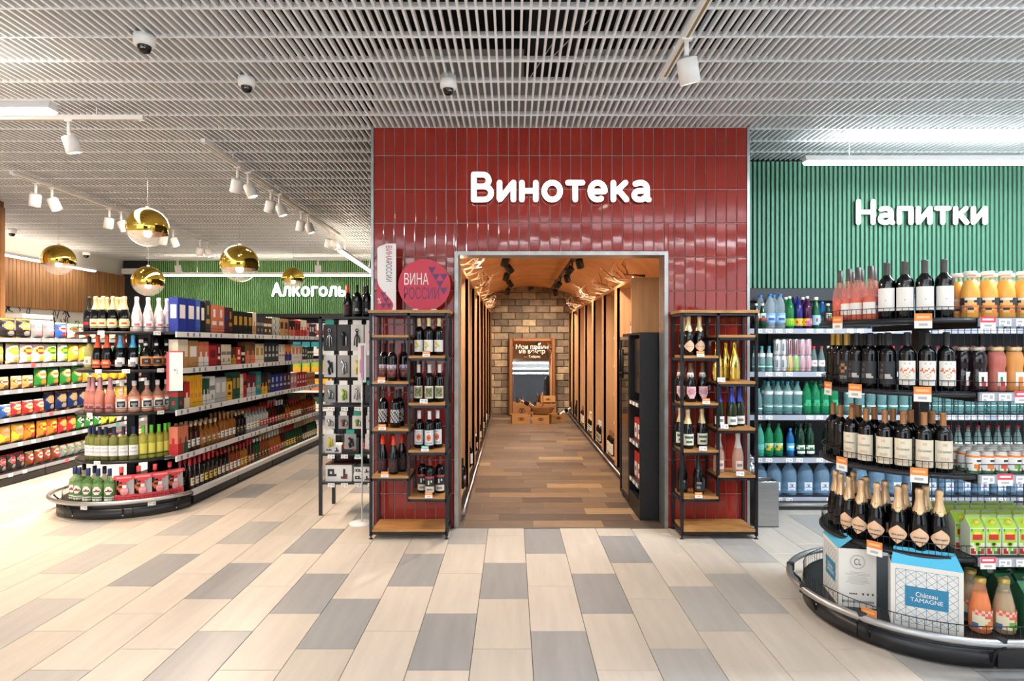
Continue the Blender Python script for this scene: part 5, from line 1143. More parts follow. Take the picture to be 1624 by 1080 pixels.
REDB = mat('#e2474c', .4); REDT = mat('#f2a0a0', .4)
def gift_set(label, loc, rz):
    t = thing('vermouth_gift_set', label, 'box', loc, rz, 'red vermouth gift sets on the gondola base')
    ob('tray', MB().box(-.075, -.02, 0, .075, .075, .07, REDB), t); ob('dark_bottle', MB().lathe([(0, .01), (.038, .01), (.038, .20), (.016, .24), (.015, .29), (0, .29)], mat('#2a1712', .1), 14, -.03, .03), t)
    ob('red_cap', MB().lathe([(.018, .265), (.018, .315), (0, .316)], REDB, 12, -.03, .03), t)
    ob('orange_label', MB().curved(.0388, .10, .17, 100, ['.OO.', 'OKKO', 'OOOO', '.OO.'], {'O': mat('#e8703a', .5), 'K': DKLAB}, cy=0).mesh('l'), t, (-.03, .03, 0))
    ob('glass_box', MB().box(.012, -.005, .07, .073, .06, .21, mat('#d9d4d4', .2, alpha=.8)), t)
    ob('neck_band', MB().box(-.085, -.025, .215, .085, .06, .235, REDB), t)
    pr = MB(); pr.flat(-.08, .08, .19, .25, -.026, ['RRRRRRRR', 'RWWWWWWR', '.RRRRRR.', '..RRRR..'], {'R': REDB, 'W': REDT}); pr.flat(-.016, .016, .07, .19, -.022, ['RR', 'WW', 'RR', 'RR'], {'R': REDB, 'W': WHITEL})
    ob('front_card', pr, t); ob('goblet_print', MB().lathe([(.0, .06), (.028, .075), (.034, .10), (.028, .125), (0, .126)], REDT, 10, -.0, -.02, sy=.15), t)
for k, (p, rz_) in enumerate(((198, .25), (226, .35), (253, .5), (277, .75))):
    x, y, rz = ring_pos(lx, ly, lbx-.10, lby-.10, p); gift_set(f'{ORD[k]} red vermouth gift set from the green bottles on the gondola base', (x, y, .13), rz*.6+.4*(math.atan2(-y, -x)+pi/2))
# hanging sale card
sc_ = thing('sale_card', 'blank white sale card with red edge hanging on the gondola end', 'sign', (-3.15, 5.62, 1.115), R(22))
ob('white_panel', MB().box(-.045, 0, 0, .068, .004, .36, WHITEP), sc_); ob('red_edge', MB().box(-.066, -.002, 0, -.045, .006, .365, REDB).box(-.045, 0, .36, .068, .004, .372, REDB), sc_)
# ---- gift boxes
def gbox(bc, ac, w, h, d, style):
    key = ('gb', bc, ac, w, h, d, style)
    if key not in KITS:
        a, b = mat(bc, .45, noise=.05), mat(ac, .45); mb = MB().box(-w/2, 0, 0, w/2, d, h, a)
        pats = {'panel': ['AAAAAA', 'ABBBBA', 'ABBBBA', 'AAAAAA', 'AAAAAA'], 'band': ['AAAAAA', 'AAAAAA', 'BBBBBB', 'AAAAAA', 'AABBAA', 'AAAAAA'], 'crest': ['AAAAAA', 'AABBAA', 'AABBAA', 'AAAAAA', 'ABBBBA', 'AAAAAA', 'AAAAAA'], 'half': ['AAAAAA', 'AAAAAA', 'AABBAA', 'BBBBBB', 'BBBBBB'], 'check': ['ABABAB', 'BABABA', 'ABABAB', 'BABABA', 'ABABAB', 'BABABA']}
        pt = pats[style]; fm = MB().flat(-w/2+.002, w/2-.002, .004, h-.004, -.0008, pt, {'A': a, 'B': b})
        sm_ = MB().flat(-d/2+.002, d/2-.002, .004, h-.004, 0, pt, {'A': a, 'B': b}, M=Matrix.Translation((-w/2-.0008, d/2, 0)) @ Matrix.Rotation(-pi/2, 4, 'Z'))
        KITS[key] = ('gift_box', 'box', mb.mesh('gift_box'), [('front_print', fm.mesh('front_print')), ('side_print', sm_.mesh('side_print'))])
    return key
CN = {'navy': '#24338c', 'blue': '#3f62b8', 'black': '#1c1a1b', 'charcoal': '#3c3d42', 'salmon': '#d2785c', 'plum': '#4a2438', 'brown': '#4a2c20', 'gold': '#b98f3c', 'cream': '#eadcc2', 'white': '#f0ece6', 'kraft': '#b98a55', 'red': '#b8262a', 'green': '#1f4c3a', 'yellow': '#f0b428', 'teal': '#1f8fa0', 'grey': '#8b8a8c', 'orange': '#e08a4a', 'pink': '#d88a96', 'maroon': '#6e1f28', 'silver': '#c4c6ca', 'wood': '#7a5230'}
BX = [[('navy', 'white', 'panel', .15, .33, 2), ('blue', 'white', 'panel', .09, .33, 1), ('black', 'white', 'panel', .09, .32, 1), ('charcoal', 'gold', 'crest', .11, .335, 1), ('salmon', 'white', 'crest', .14, .30, 2), ('plum', 'navy', 'band', .08, .29, 1), ('brown', 'gold', 'crest', .11, .29, 1), ('black', 'gold', 'panel', .12, .26, 4), ('cream', 'kraft', 'half', .10, .27, 1), ('charcoal', 'grey', 'band', .1, .23, 2), ('brown', 'cream', 'band', .12, .22, 2), ('green', 'white', 'check', .12, .24, 2), ('kraft', 'brown', 'panel', .15, .23, 2), ('black', 'salmon', 'half', .12, .22, 2), ('red', 'black', 'panel', .1, .23, 2), ('cream', 'red', 'half', .12, .24, 2), ('pink', 'red', 'band', .1, .2, 1), ('charcoal', 'silver', 'panel', .11, .19, 2), ('maroon', 'cream', 'crest', .1, .2, 2), ('red', 'gold', 'band', .1, .21, 2)],
      [('cream', 'kraft', 'half', .17, .29, 1), ('kraft', 'white', 'panel', .18, .28, 1), ('salmon', 'white', 'half', .10, .27, 2), ('red', 'maroon', 'panel', .16, .23, 1), ('maroon', 'white', 'crest', .09, .25, 1), ('cream', 'grey', 'band', .11, .24, 2), ('brown', 'gold', 'half', .12, .2, 1), ('red', 'cream', 'crest', .11, .21, 1), ('black', 'cream', 'band', .1, .22, 1), ('wood', 'salmon', 'half', .13, .27, 2), ('cream', 'gold', 'panel', .12, .25, 2), ('charcoal', 'silver', 'crest', .11, .26, 4), ('white', 'gold', 'crest', .1, .24, 2), ('orange', 'navy', 'half', .12, .24, 2), ('white', 'orange', 'panel', .13, .24, 3), ('charcoal', 'white', 'crest', .1, .2, 2), ('green', 'cream', 'band', .09, .2, 3)],
      [('green', 'red', 'band', .10, .26, 1), ('red', 'cream', 'half', .10, .27, 1), ('yellow', 'orange', 'crest', .075, .33, 3), ('green', 'white', 'half', .07, .28, 2), ('white', 'grey', 'band', .11, .30, 1), ('silver', 'white', 'panel', .12, .28, 2), ('yellow', 'brown', 'crest', .13, .22, 1), ('green', 'gold', 'panel', .09, .32, 2), ('cream', 'white', 'crest', .08, .29, 1), ('red', 'black', 'band', .08, .3, 1), ('maroon', 'silver', 'half', .12, .28, 2), ('teal', 'gold', 'crest', .15, .30, 1), ('black', 'yellow', 'half', .09, .25, 2), ('charcoal', 'gold', 'band', .09, .27, 1), ('navy', 'silver', 'crest', .13, .24, 3), ('plum', 'silver', 'crest', .13, .24, 2), ('pink', 'white', 'panel', .11, .22, 2), ('red', 'white', 'crest', .1, .22, 4), ('kraft', 'red', 'band', .11, .2, 3)]]
SHN = ('top gondola shelf', 'second gondola shelf', 'third gondola shelf', 'fourth gondola shelf', 'gondola base')
for si, lst in enumerate(BX):
    y = ly-.12; used = {}
    for bc, ac, stl, w, h, n in lst:
        key = gbox(CN[bc], CN[ac], w-.006, h*(.95 if si else 1), .09, stl)
        sp_ = []
        for k in range(n):
            if y+w > YE-.02: break
            yc = y+w/2; sp_.append((Xf(yc)-.072, yc, LZ[si], pi/2+ang)); y += w
        if not sp_: break
        d = f'{bc} gift box with {ac} {"squares" if stl == "check" else stl}'
        run(key, d, 'round end', SHN[si], sp_)
# ---- spirits
SPC = {'amber': mat('#7c3410', .07, noise=.1), 'honey': mat('#8f5214', .08), 'dark': mat('#1a0d08', .06), 'clear': mat('#d7dcda', .06, alpha=.6), 'green': mat('#153d22', .07), 'cola': mat('#3c150a', .06)}
SPK = {'black': BLKF, 'red': mat('#c02a2c', .35), 'gold': GOLD, 'wooden': mat('#8a5a30', .5), 'white': WHITEP, 'copper': COPPER}
SPL = {'cream': ('C', 'D'), 'white': ('W', 'G'), 'black': ('K', 'Y'), 'red': ('R', 'W'), 'yellow': ('Y', 'K'), 'kraft': ('B', 'C')}
LK = {'C': CREAM, 'D': mat('#9c7a50', .6), 'W': WHITEL, 'G': GRYL, 'K': DKLAB, 'Y': mat('#e5c25a', .5), 'R': mat('#b3282c', .5), 'B': mat('#a87848', .6)}
def spk(b, c, l, shp):
    key = ('sp', b, c, l, shp)
    if key not in KITS:
        p, q = SPL[l]; kit(key, 'spirit_bottle', 'bottle', shp, SPC[b], SPK[c], (.04, .115, 95, [p*6, p+q*4+p, p*6, p*2+q*2+p*2, p*6], LK), seg=12)
    return key
r8 = random.Random(33)
for si, z, z0 in ((3, LZ[3], 0), (4, .13, 0)):
    combos = [(b, c, l) for b in SPC for c in SPK for l in SPL]; r8.shuffle(combos)
    if si == 3: combos = [c for c in combos if c[0] in ('amber', 'amber', 'dark', 'cola', 'honey', 'clear')]
    y = (ly+.08 if si == 3 else ly+.10); ci = 0
    while y < YE-.08:
        b, c, l = combos[ci]; ci += 1
        if si == 4:
            b = 'dark' if y < 6.6 else ('amber', 'honey', 'cola', 'green')[ci % 4]
            if y < 6.6: l = ('yellow', 'cream')[ci % 2]; c = 'red'
            elif y > 8.3: b = ('green', 'dark')[ci % 2]; c = 'gold'
        n = r8.choice((2, 3, 3, 4)); shp = r8.choice(('spirit', 'spirit', 'bord', 'flask')) if si == 3 else r8.choice(('spirit', 'bord', 'burg'))
        key = spk(b, c, l, shp); w = .098 if shp in ('flask',) else .086; dep = .112 if si == 3 else .085; sp_, sp2 = [], []
        for k in range(n):
            if y > YE-.08: break
            sp_.append((Xf(y)-dep, y, z, pi/2+ang)); sp2.append((Xf(y)-dep-.1, y+.01, z, pi/2+ang)); y += w
        d = f'{c}-capped {b} bottle, {l} label'
        dd = d if (si, d) not in ITEMS else f'tall {d}' if (si, 'tall '+d) not in ITEMS else f'slim {d}'
        ITEMS.append((si, dd))
        run(key, dd, 'round end', SHN[si], sp_)
        run(key, 'back-row '+dd, 'round end', SHN[si], sp2)
# a few gift tubes among the spirits
for k, (yy, bc, ac) in enumerate(((5.72, 'salmon', 'red'), (5.81, 'salmon', 'green'))):
    run(gbox(CN[bc], CN[ac], .085, .27, .085, 'half'), f'{bc} tube box with {ac} half', 'round end', SHN[3], [(Xf(yy)-.072, yy, LZ[3], pi/2+ang)])
# ================================================================== SNACK GONDOLA
def bag(w, h, c1, c2, c3, t=.05):
    key = ('bag', w, h, c1, c2, c3)
    if key in KITS: return key
    m1, m2, m3 = (mat(c, .3, bump=.3, bscale=18, bdist=.01) for c in (c1, c2, c3)); mb = MB(); nx, nz = 12, 16
    for side in (-1, 1):
        for j in range(nz+1):
            for i in range(nx+1):
                u, v = i/nx*2-1, j/nz*2-1
                th = t*(1-abs(u)**2.5)*(1-abs(v)**4)**.7; ww = w/2*(1-.07*(1-v*v))
                mb.v.append((u*ww+.002*sin(9*v), side*th+(.003*sin(14*u) if abs(v) > .9 else 0), h*(v+1)/2))
    q = (nx+1)*(nz+1)
    for s in (0, 1):
        for j in range(nz):
            for i in range(nx):
                a = s*q+j*(nx+1)+i; f = [a, a+1, a+nx+2, a+nx+1]
                if s: f = f[::-1]
                u, v = (i+.5)/nx*2-1, (j+.5)/nz*2-1
                e_ = u*u/.45+(v-.25)**2/.12; m = m2 if (j in (0, nz-1) or e_ < 1) else (m3 if (u-.2)**2/.3+(v+.5)**2/.06 < 1 or 1 < e_ < 1.35 else m1)
                if abs(v-.25) < .07 and abs(u) < .42: m = m3
                mb.face(f, m, True)
    KITS[key] = ('snack_bag', 'bag', mb.mesh('snack_bag'), []); return key
sg = thing('snack_gondola', 'long black gondola of snack bags with white price rails', 'gondola')
SX, SY0, SY1 = -5.52, 6.1, 9.2; SZ = (1.62, 1.325, 1.04, .73, .44, .13)
ob('back_panel', MB().box(SX-.56, SY0, .1, SX-.53, SY1, 1.72, BLACK), sg); ob('plinth', MB().box(SX-.5, SY0, 0, SX-.03, SY1, .1, BLACK), sg)
for k in range(3): ob('kick_panel', MB().box(SX-.03, SY0+k*1.03, .01, SX, SY0+1.02+k*1.03, .095, KICK), sg)
ob('end_upright', MB().box(SX-.53, SY0, .1, SX-.5, SY0+.05, 1.72, BLACK), sg)
for i, z in enumerate(SZ):
    xs_ = SX-(.05 if i < 5 else 0)
    ob('shelf', MB().box(SX-.53, SY0, z-.02, xs_-.01, SY1, z, SHELFM), sg)
    for k in range(3):
        pr_ = ob('price_rail', MB().box(xs_-.01, SY0+k*1.03, z-.045, xs_, SY0+1.02+k*1.03, z+.002, mat('#8d929c', .45)), sg)
        for j in range(5):
            if (i+j+k) % 3: ob('price_tag', MB().box(0, 0, -.019, .002, .06, .019, mat('#e0545e', .5) if (i*2+j*3+k) % 7 == 0 else (TEAL if (i+j*5+k) % 11 == 0 else WHITEL)), pr_, (xs_, SY0+.12+k*1.03+j*.19, z-.02))
    ob('wire_guard', MB().tube([(xs_-.004, SY0, z+.04), (xs_-.004, SY1, z+.04)], .002, WIRE, 4), sg)
SC_ = {'black': '#26221f', 'gold': '#d8a63c', 'cream': '#f4ead0', 'green': '#2f8a3c', 'yellow': '#f2c640', 'red': '#c9303a', 'white': '#f4f2ee', 'blue': '#2e62b4', 'navy': '#1c2c5c', 'orange': '#ee8a30', 'grey': '#8f9094', 'pink': '#e88a9c', 'lime': '#b8d242', 'tan': '#d9a566', 'teal': '#1f8f8a', 'brown': '#7a4426'}
BG = [[('black', 'gold', 'grey', .21, .22, 3), ('grey', 'white', 'pink', .19, .21, 2), ('blue', 'white', 'red', .2, .20, 1), ('cream', 'green', 'red', .2, .2, 2), ('cream', 'gold', 'yellow', .2, .17, 3), ('gold', 'cream', 'brown', .2, .18, 4)],
      [('cream', 'yellow', 'tan', .19, .24, 3), ('white', 'red', 'yellow', .19, .24, 2), ('cream', 'green', 'lime', .19, .24, 2), ('yellow', 'cream', 'tan', .19, .23, 2), ('white', 'pink', 'red', .19, .24, 2), ('cream', 'teal', 'green', .18, .23, 4)],
      [('tan', 'cream', 'brown', .17, .15, 4), ('green', 'cream', 'orange', .20, .24, 4), ('gold', 'blue', 'cream', .18, .24, 2), ('yellow', 'red', 'orange', .18, .22, 4), ('blue', 'white', 'orange', .18, .2, 4)],
      [('blue', 'white', 'tan', .15, .15, 3), ('red', 'white', 'orange', .16, .17, 3), ('navy', 'orange', 'grey', .19, .24, 5), ('yellow', 'white', 'orange', .18, .22, 6)],
      [('yellow', 'pink', 'orange', .18, .21, 3), ('orange', 'yellow', 'red', .17, .2, 3), ('red', 'gold', 'tan', .16, .2, 2), ('green', 'black', 'white', .16, .2, 3), ('lime', 'yellow', 'black', .16, .19, 2), ('white', 'red', 'black', .16, .19, 3), ('pink', 'yellow', 'red', .18, .2, 3)],
      [('black', 'red', 'grey', .13, .19, 5), ('brown', 'cream', 'red', .13, .17, 4), ('grey', 'tan', 'teal', .13, .16, 5), ('navy', 'orange', 'white', .14, .17, 4), ('red', 'white', 'gold', .15, .18, 4)]]
SNM = ('top snack shelf', 'second snack shelf', 'third snack shelf', 'fourth snack shelf', 'fifth snack shelf', 'snack gondola base')
r9 = random.Random(12)
for si, lst in enumerate(BG):
    y = 6.42-(.1 if si % 2 else 0)
    for c1, c2, c3, w, h, n in lst:
        key = bag(w-.01, h, SC_[c1], SC_[c2], SC_[c3], .045); sp_ = []
        for k in range(n):
            if y+w > SY1: break
            sp_.append((SX-.12-r9.uniform(0, .015), y+w/2, SZ[si], pi/2+r9.uniform(-.08, .08))); y += w
        if sp_: run(key, f'{c1} snack bag with {c2} motif', 'pier', SNM[si], sp_)
wbx = thing('white_bin', 'white lidded bin behind the snack bags by the wooden pier', 'box', (-6.9, 8.3, 0))
ob('bin_body', MB().box(-.35, -.25, 0, .35, .25, 1.9, WHITEP), wbx); ob('lid', MB().box(-.37, -.27, 1.9, .37, .27, 1.96, WHITEP), wbx)
# ================================================================== FAR REFRIGERATED SHELVES
fs = thing('dairy_shelving', 'distant dark wall shelving beyond the spirits gondola', 'shelving')
FX0, FX1, FYY = -5.6, -1.4, 12.4
ob('back_panel', MB().box(FX0, 12.85, 0, FX1, 12.9, 2.15, BLACK), fs); ob('canopy', MB().box(FX0, FYY, 2.1, FX1, 12.9, 2.18, BLACK), fs); ob('plinth', MB().box(FX0, FYY, 0, FX1, 12.85, .2, DKGREY), fs)
for i, z in enumerate((.22, .60, .98, 1.36, 1.74)):
    ob('shelf', MB().box(FX0, FYY, z-.03, FX1, 12.85, z, DKGREY), fs); ob('price_rail', MB().box(FX0, FYY-.01, z-.045, FX1, FYY, z, WHITEP), fs)
    for k in range(6):
        col = (('green', 'white'), ('yellow', 'orange'), ('lime', 'yellow'), ('teal', 'white'), ('white', 'red'))[i]
        bcm = {'lime': '#9ccb3c'}.get(col[0]) or CN.get(col[0], '#cccccc'); key = gbox(bcm, CN[col[1]], .16, .24, .12, 'half')
        if -4.55+k*.19 < -3.2: put(key, (-4.45+k*.19, FYY+.05, z), 0, f'{ORD[k]} {col[0]} pack with {col[1]} half from the left-over aisle'.replace('left-over aisle', 'snack side')+f', far shelf {ORD[i]}', f'{col[0]} packs on far shelf {ORD[i]}', noparts=False)
# ================================================================== ACCESSORY RACK
ar = thing('accessory_rack', 'black open rack of bottle openers beside the red tiled wall', 'rack'); AX0, AX1, AY0, AY1 = -1.735, -1.215, 5.46, 5.86
for x in (AX0, AX1):
    for y in (AY0, AY1): ob('post', MB().box(x-.014, y-.014, 0, x+.014, y+.014, 1.80, BLKMET), ar)
ob('top_shelf', MB().box(AX0-.01, AY0-.014, 1.78, AX1+.01, AY1+.014, 1.80, BLKMET), ar); ob('back_mesh', (lambda m: [m.tube([(AX0+.03*k, AY1, .4), (AX0+.03*k, AY1, 1.78)], .002, WIRE, 3, cap=False) for k in range(1, 18)] and m)(MB()), ar)
ob('back_panel', MB().box(AX0+.014, AY1+.004, .28, AX1-.014, AY1+.012, 1.78, BLACK), ar)
for z in (1.0, .56, .30): ob('shelf', MB().box(AX0, AY0-.01, z-.02, AX1, AY1, z, BLKMET), ar)
for z in (1.775, 1.47, 1.20, .90, .74): ob('peg_bar', MB().tube([(AX0, AY0+.05, z-.02), (AX1, AY0+.05, z-.02)], .007, BLKMET, 6), ar)
for z in (.995, .565, .305):
    for k in range(4): ob('price_tag', TAGT if (k == 2 and z < .6 and z > .5) else TAGW, ar, (AX0+.1+k*.12, AY0-.015, z-.03))
GM = {'chrome': mat('#b9bcc2', .25, .9), 'black': mat('#1d1d20', .35), 'red': mat('#c62f36', .4), 'yellow': mat('#cfc12e', .4), 'green': mat('#8fae3a', .4), 'pink': mat('#e05a86', .4), 'brown': mat('#7c3f30', .5)}
def card(i, row, x, z, h, w, cc, gc_, gn):
    t = thing('hanging_card', f'{gn} on a {cc} card, {ORD[i]} from the aisle, {ORD[row]} rack peg row', 'packet', (x, AY0+.02, z))
    ob('backing_card', MB().box(-w/2, .006, -h, w/2, .008, 0, {'white': mat('#dedbd8', .5), 'black': mat('#2d2b2b', .5), 'grey': mat('#9b9896', .5)}[cc]), t)
    g = GM[gc_]; gm = MB()
    if gn.endswith('corkscrew'): gm.tube([(0, 0, -h*.25), (0, 0, -h*.85)], .007, g, 6).tube([(0, 0, -h*.35), (-.02, 0, -h*.5), (-.024, 0, -h*.8)], .005, g, 5).tube([(0, 0, -h*.35), (.02, 0, -h*.5), (.024, 0, -h*.8)], .005, g, 5).tube([(.013*cos(a*pi/4), 0, -h*.22+.013*sin(a*pi/4)) for a in range(8)], .004, g, 5, closed=True)
    elif gn.endswith('stopper'): gm.lathe([(0, -h*.8), (.01, -h*.8), (.012, -h*.5), (.02, -h*.45), (.018, -h*.3), (0, -h*.28)], g, 10).lathe([(0, -h*.8), (.008, -h*.8), (.008, -h*.45), (0, -h*.4)], GM['chrome'], 8, cx=.028)
    else: gm.tube([(-.012, 0, -h*.25), (.01, 0, -h*.45), (-.006, 0, -h*.65), (.004, 0, -h*.88)], .012, g, 6).tube([(.02, 0, -h*.3), (.028, 0, -h*.8)], .007, g, 6)
    ob('tool', gm, t, (0, -.006, 0)); ob('price_tag', MB().box(-w*.35, 0, .0, w*.35, .002, .04, TEAL if (i+row) % 5 == 0 else WHITEL), t)
rows = ((1.73, .24, .115, (('black', 'chrome', 'lever corkscrew'), ('black', 'black', 'pair stopper'), ('white', 'black', 'winged corkscrew'), ('white', 'pink', 'slim opener'))),
        (1.45, .20, .11, (('white', 'black', 'folding opener'), ('grey', 'chrome', 'curved opener'), ('white', 'yellow', 'yellow opener'), ('grey', 'pink', 'pink stopper'))),
        (1.18, .16, .105, (('grey', 'chrome', 'steel stopper'), ('white', 'green', 'green opener'), ('white', 'chrome', 'steel corkscrew'), ('black', 'black', 'dark opener'))),
        (.90, .12, .09, (('white', 'chrome', 'small stopper'), ('grey', 'brown', 'brown stopper'), ('white', 'green', 'lime stopper'), ('white', 'red', 'red stopper'))),
        (.735, .14, .105, (('white', 'yellow', 'clear bag opener'), ('grey', 'black', 'grey bag opener'), ('white', 'pink', 'pink bag opener'))))
for ri, (z, h, w, cs) in enumerate(rows):
    for i, (cc, g, gn) in enumerate(cs): card(i, ri, AX0+.075+i*(.375/(len(cs)-1)), z, h, w, cc, g, gn)
run('black_panel', 'dark bottle with pale capsule', 'aisle', 'top of the accessory rack', [(-1.44+k*.08, 5.6+.05*(k % 2), 1.80, 0) for k in range(3)])
run('white_label', 'dark bottle turned from view', 'aisle', 'top of the accessory rack', [(-1.40+k*.08, 5.72, 1.80, pi) for k in range(3)])
run('orange_foil', 'red-capped dark bottle', 'aisle', 'top of the accessory rack', [(-1.535, 5.62, 1.80, 0)])
for k, (x, w, h, lab, z) in enumerate(((-1.58, .24, .16, 'wide white opener gift box with dark lid on the rack shelf', .30), (-1.36, .17, .07, 'flat white box at the wall side of the rack shelf', .30), (-1.36, .16, .06, 'upper flat white box stacked on another', .371), (-1.63, .15, .07, 'small white packet on the second rack shelf', .56), (-1.47, .15, .14, 'dark box with orange figures on the second rack shelf', .56), (-1.33, .10, .13, 'narrow black box on the second rack shelf', .56))):
    t = thing('boxed_set', lab, 'box', (x, AY0+.03, z)); c_ = WHITEP if 'white' in lab else mat('#2a2624', .5)
    ob('box_body', MB().box(-w/2, 0, 0, w/2, .15, h, c_), t); ob('lid', MB().box(-w/2-.001, -.001, h*.93, w/2+.001, .151, h+.001, mat('#5c2c28', .5) if 'wide' in lab else c_), t)
    ob('front_print', MB().flat(-w*.42, w*.42, h*.15, h*.85, -.002, ['..........', 'KKK....K..', 'K.K....K..', 'KKKK...KR.', '......RKR.'], {'K': mat('#3c3836', .6) if 'white' in lab else mat('#d8643a', .6), 'R': mat('#8c3a30', .6)}), t)
ps = thing('pole_sign', 'slim white floor-standing sign pole beside the accessory rack', 'sign', (-1.30, 5.22, 0))
ob('round_base', MB().lathe([(0, 0), (.11, 0), (.11, .004), (.02, .012), (0, .012)], WHITEP, 28), ps); ob('pole', MB().tube([(0, 0, .01), (0, 0, 1.26)], .007, mat('#c9cac9', .4), 8), ps)
ob('sign_card', MB().box(-.035, -.003, 1.22, .035, .003, 1.56, WHITEP).flat(-.03, .03, 1.24, 1.54, -.0036, ['WWRRBW', 'WWRRBW', 'WPRRBW', 'WPRRBW', 'WWRRBW'], {'W': WHITEL, 'R': mat('#d98a9a', .5), 'B': mat('#7f8fc9', .5), 'P': mat('#c9a0b8', .5)}), ps)
# ================================================================== CEILING FITTINGS
def rail(label, p0, p1, hangs=2):
    t = thing('track_rail', label, 'track', p0); d = Vector(p1)-Vector(p0); L = d.length; a = math.atan2(d.y, d.x); t.rotation_euler = (0, 0, a)
    ob('rail', MB().box(0, -.02, 0, L, .02, .035, WHITEP), t); ob('rail_slot', MB().box(.05, -.008, -.001, L-.05, .008, 0, mat('#8a7a52', .5)), t)
    for k in range(hangs): ob('rail_hanger', MB().box(L*(k+.5)/hangs-.004, -.004, .035, L*(k+.5)/hangs+.004, .004, .10, WHITEP), t)
RZ = 3.28; GW = mat((1, .93, .82), .4, emit=10)
rail('white spotlight rail above the gap between portal and drinks wall', (1.0, 2.9, 3.30), (1.0, 3.99, 3.30))
rail('long white spotlight rail above the spirits aisle', (-2.65, 5.16, RZ), (-2.82, 10.04, RZ), 4); rail('long white spotlight rail above the snack aisle', (-5.09, 6.12, RZ), (-5.2, 10.6, RZ), 4)
rail('short crosswise white rail at the snack aisle mouth', (-4.3, 4.65, RZ), (-2.84, 4.65, RZ)); rail('far crosswise rail above the snack end', (-7.4, 12.2, RZ), (-6.03, 12.2, RZ)); rail('far crosswise rail before the distant green sign', (-4.43, 12.2, RZ), (-3.0, 12.2, RZ))
spot_head('track_spotlight', 'white spotlight on the rail nearest the drinks wall'.replace('nearest', 'beside'), (1.0, 3.45, 3.20), (.25, .3, -1), .14, WHITEP, None, GW, .09, energy=25, col=NEUT)
spot_head('track_spotlight', 'white spotlight on the short crosswise rail', (-3.42, 4.65, 3.17), (.18, .25, -1), .13, WHITEP, None, GW, .10, energy=30, col=WARM)
for k, y in enumerate((5.95, 6.84, 7.93, 9.28)):
    x = -2.65-.17*(y-5.16)/4.88
    spot_head('track_spotlight', f'{ORD[k]} white spotlight from the entrance aimed at the spirits gondola', (x, y-.07, 3.17), (-.30, .25, -1), .13, WHITEP, 'white spotlights above the spirits aisle', GW, .10, energy=55, col=WARM, spot=95)
    spot_head('track_spotlight', f'{ORD[k]} white spotlight from the entrance aimed away from the spirits gondola', (x+.02, y+.12, 3.17), (.35, .1, -1), .13, WHITEP, 'white spotlights above the spirits aisle', GW, .10)
for k, y in enumerate((6.54, 7.76, 9.02, 10.1)):
    x = -5.10-.1*(y-6.12)/4.5
    spot_head('track_spotlight', f'{ORD[k]} white spotlight from the entrance aimed at the snack bags', (x, y-.08, 3.17), (-.3, .25, -1), .13, WHITEP, 'white spotlights above the snack aisle', GW, .10, energy=55, col=WARM, spot=95)
    spot_head('track_spotlight', f'{ORD[k]} white spotlight from the entrance aimed away from the snack bags', (x+.02, y+.12, 3.17), (.4, .1, -1), .13, WHITEP, 'white spotlights above the snack aisle', GW, .10)
spot_head('track_spotlight', 'white spotlight on the far rail above the snack end', (-6.78, 12.2, 3.16), (.05, .3, -1), .15, WHITEP, None, GW, .1); spot_head('track_spotlight', 'white spotlight on the far rail before the distant sign', (-3.93, 12.2, 3.16), (-.05, .3, -1), .15, WHITEP, None, GW, .1)
UPW, UPC = 3.2, {}
def linear(label, p0, p1, em=9, w=.045, wires=True, col=(1, .985, .96)):
    t = thing('linear_light', label, 'light', p0); d = Vector(p1)-Vector(p0); L = d.length; t.rotation_euler = (0, 0, math.atan2(d.y, d.x))
    hm = MB(); P = [(-w, .0), (w, .0), (w*.6, .05), (-w*.6, .05)]; b = len(hm.v)
    hm.v += [(x, y, z) for x in (0, L) for y, z in P]
    hm.face([0, 1, 2, 3][::-1], WHITEP); hm.face([4, 5, 6, 7], WHITEP)
    for i in range(4): hm.face([i, (i+1) % 4, 4+(i+1) % 4, 4+i], WHITEP)
    ob('housing', hm, t); dm = MB(); em_ = mat(col, .5, emit=em)
    n = 6
    for x in (.01, L-.01): dm.v += [(x, w*.92*cos(pi*i/n), -.001-w*.55*sin(pi*i/n)) for i in range(n+1)]
    for i in range(n): dm.face([i, i+1, n+1+i+1, n+1+i], em_)
    dm.face(list(range(n+1)), em_); dm.face([n+1+i for i in range(n+1)][::-1], em_)
    ob('diffuser', dm, t)
    lamp('AREA', Vector(p0)+d*.5+Vector((0, 0, .065)), L*(17 if p0[1] < 2 else UPW), ((.86, .93, 1) if p0[1] < 2 else WARM if p0[0] < 0 else col), (pi, 0, t.rotation_euler[2]), L*.95, .05, name='ceiling_fill')  # added fill lamp above each luminaire, brightens the ceiling grille
    if wires:
        for f in (.12, .88): ob('suspension_wire', MB().tube([(L*f, 0, .05), (L*f, 0, CZ-p0[2]+.02)], .002, WHITEP, 4), t)
linear('linear light hanging before the green drinks wall', (2.57, 5.3, 3.155), (5.9, 5.3, 3.155), 9, col=(.93, .97, 1))
linear('linear light end hanging above the snack aisle mouth', (-2.84, 3.73, 3.0), (-5.8, 3.73, 3.0), 9); linear('long linear light along the distant green slat wall', (-7.25, 12.5, 2.99), (-1.3, 12.5, 2.99), 11)
linear('linear light running along the spirits aisle near the portal', (-2.57, 9.0, 2.95), (-2.72, 11.7, 2.95), 11); linear('linear light running along the wood slat wall', (-8.12, 6.6, 3.0), (-8.25, 11.9, 3.0), 11)
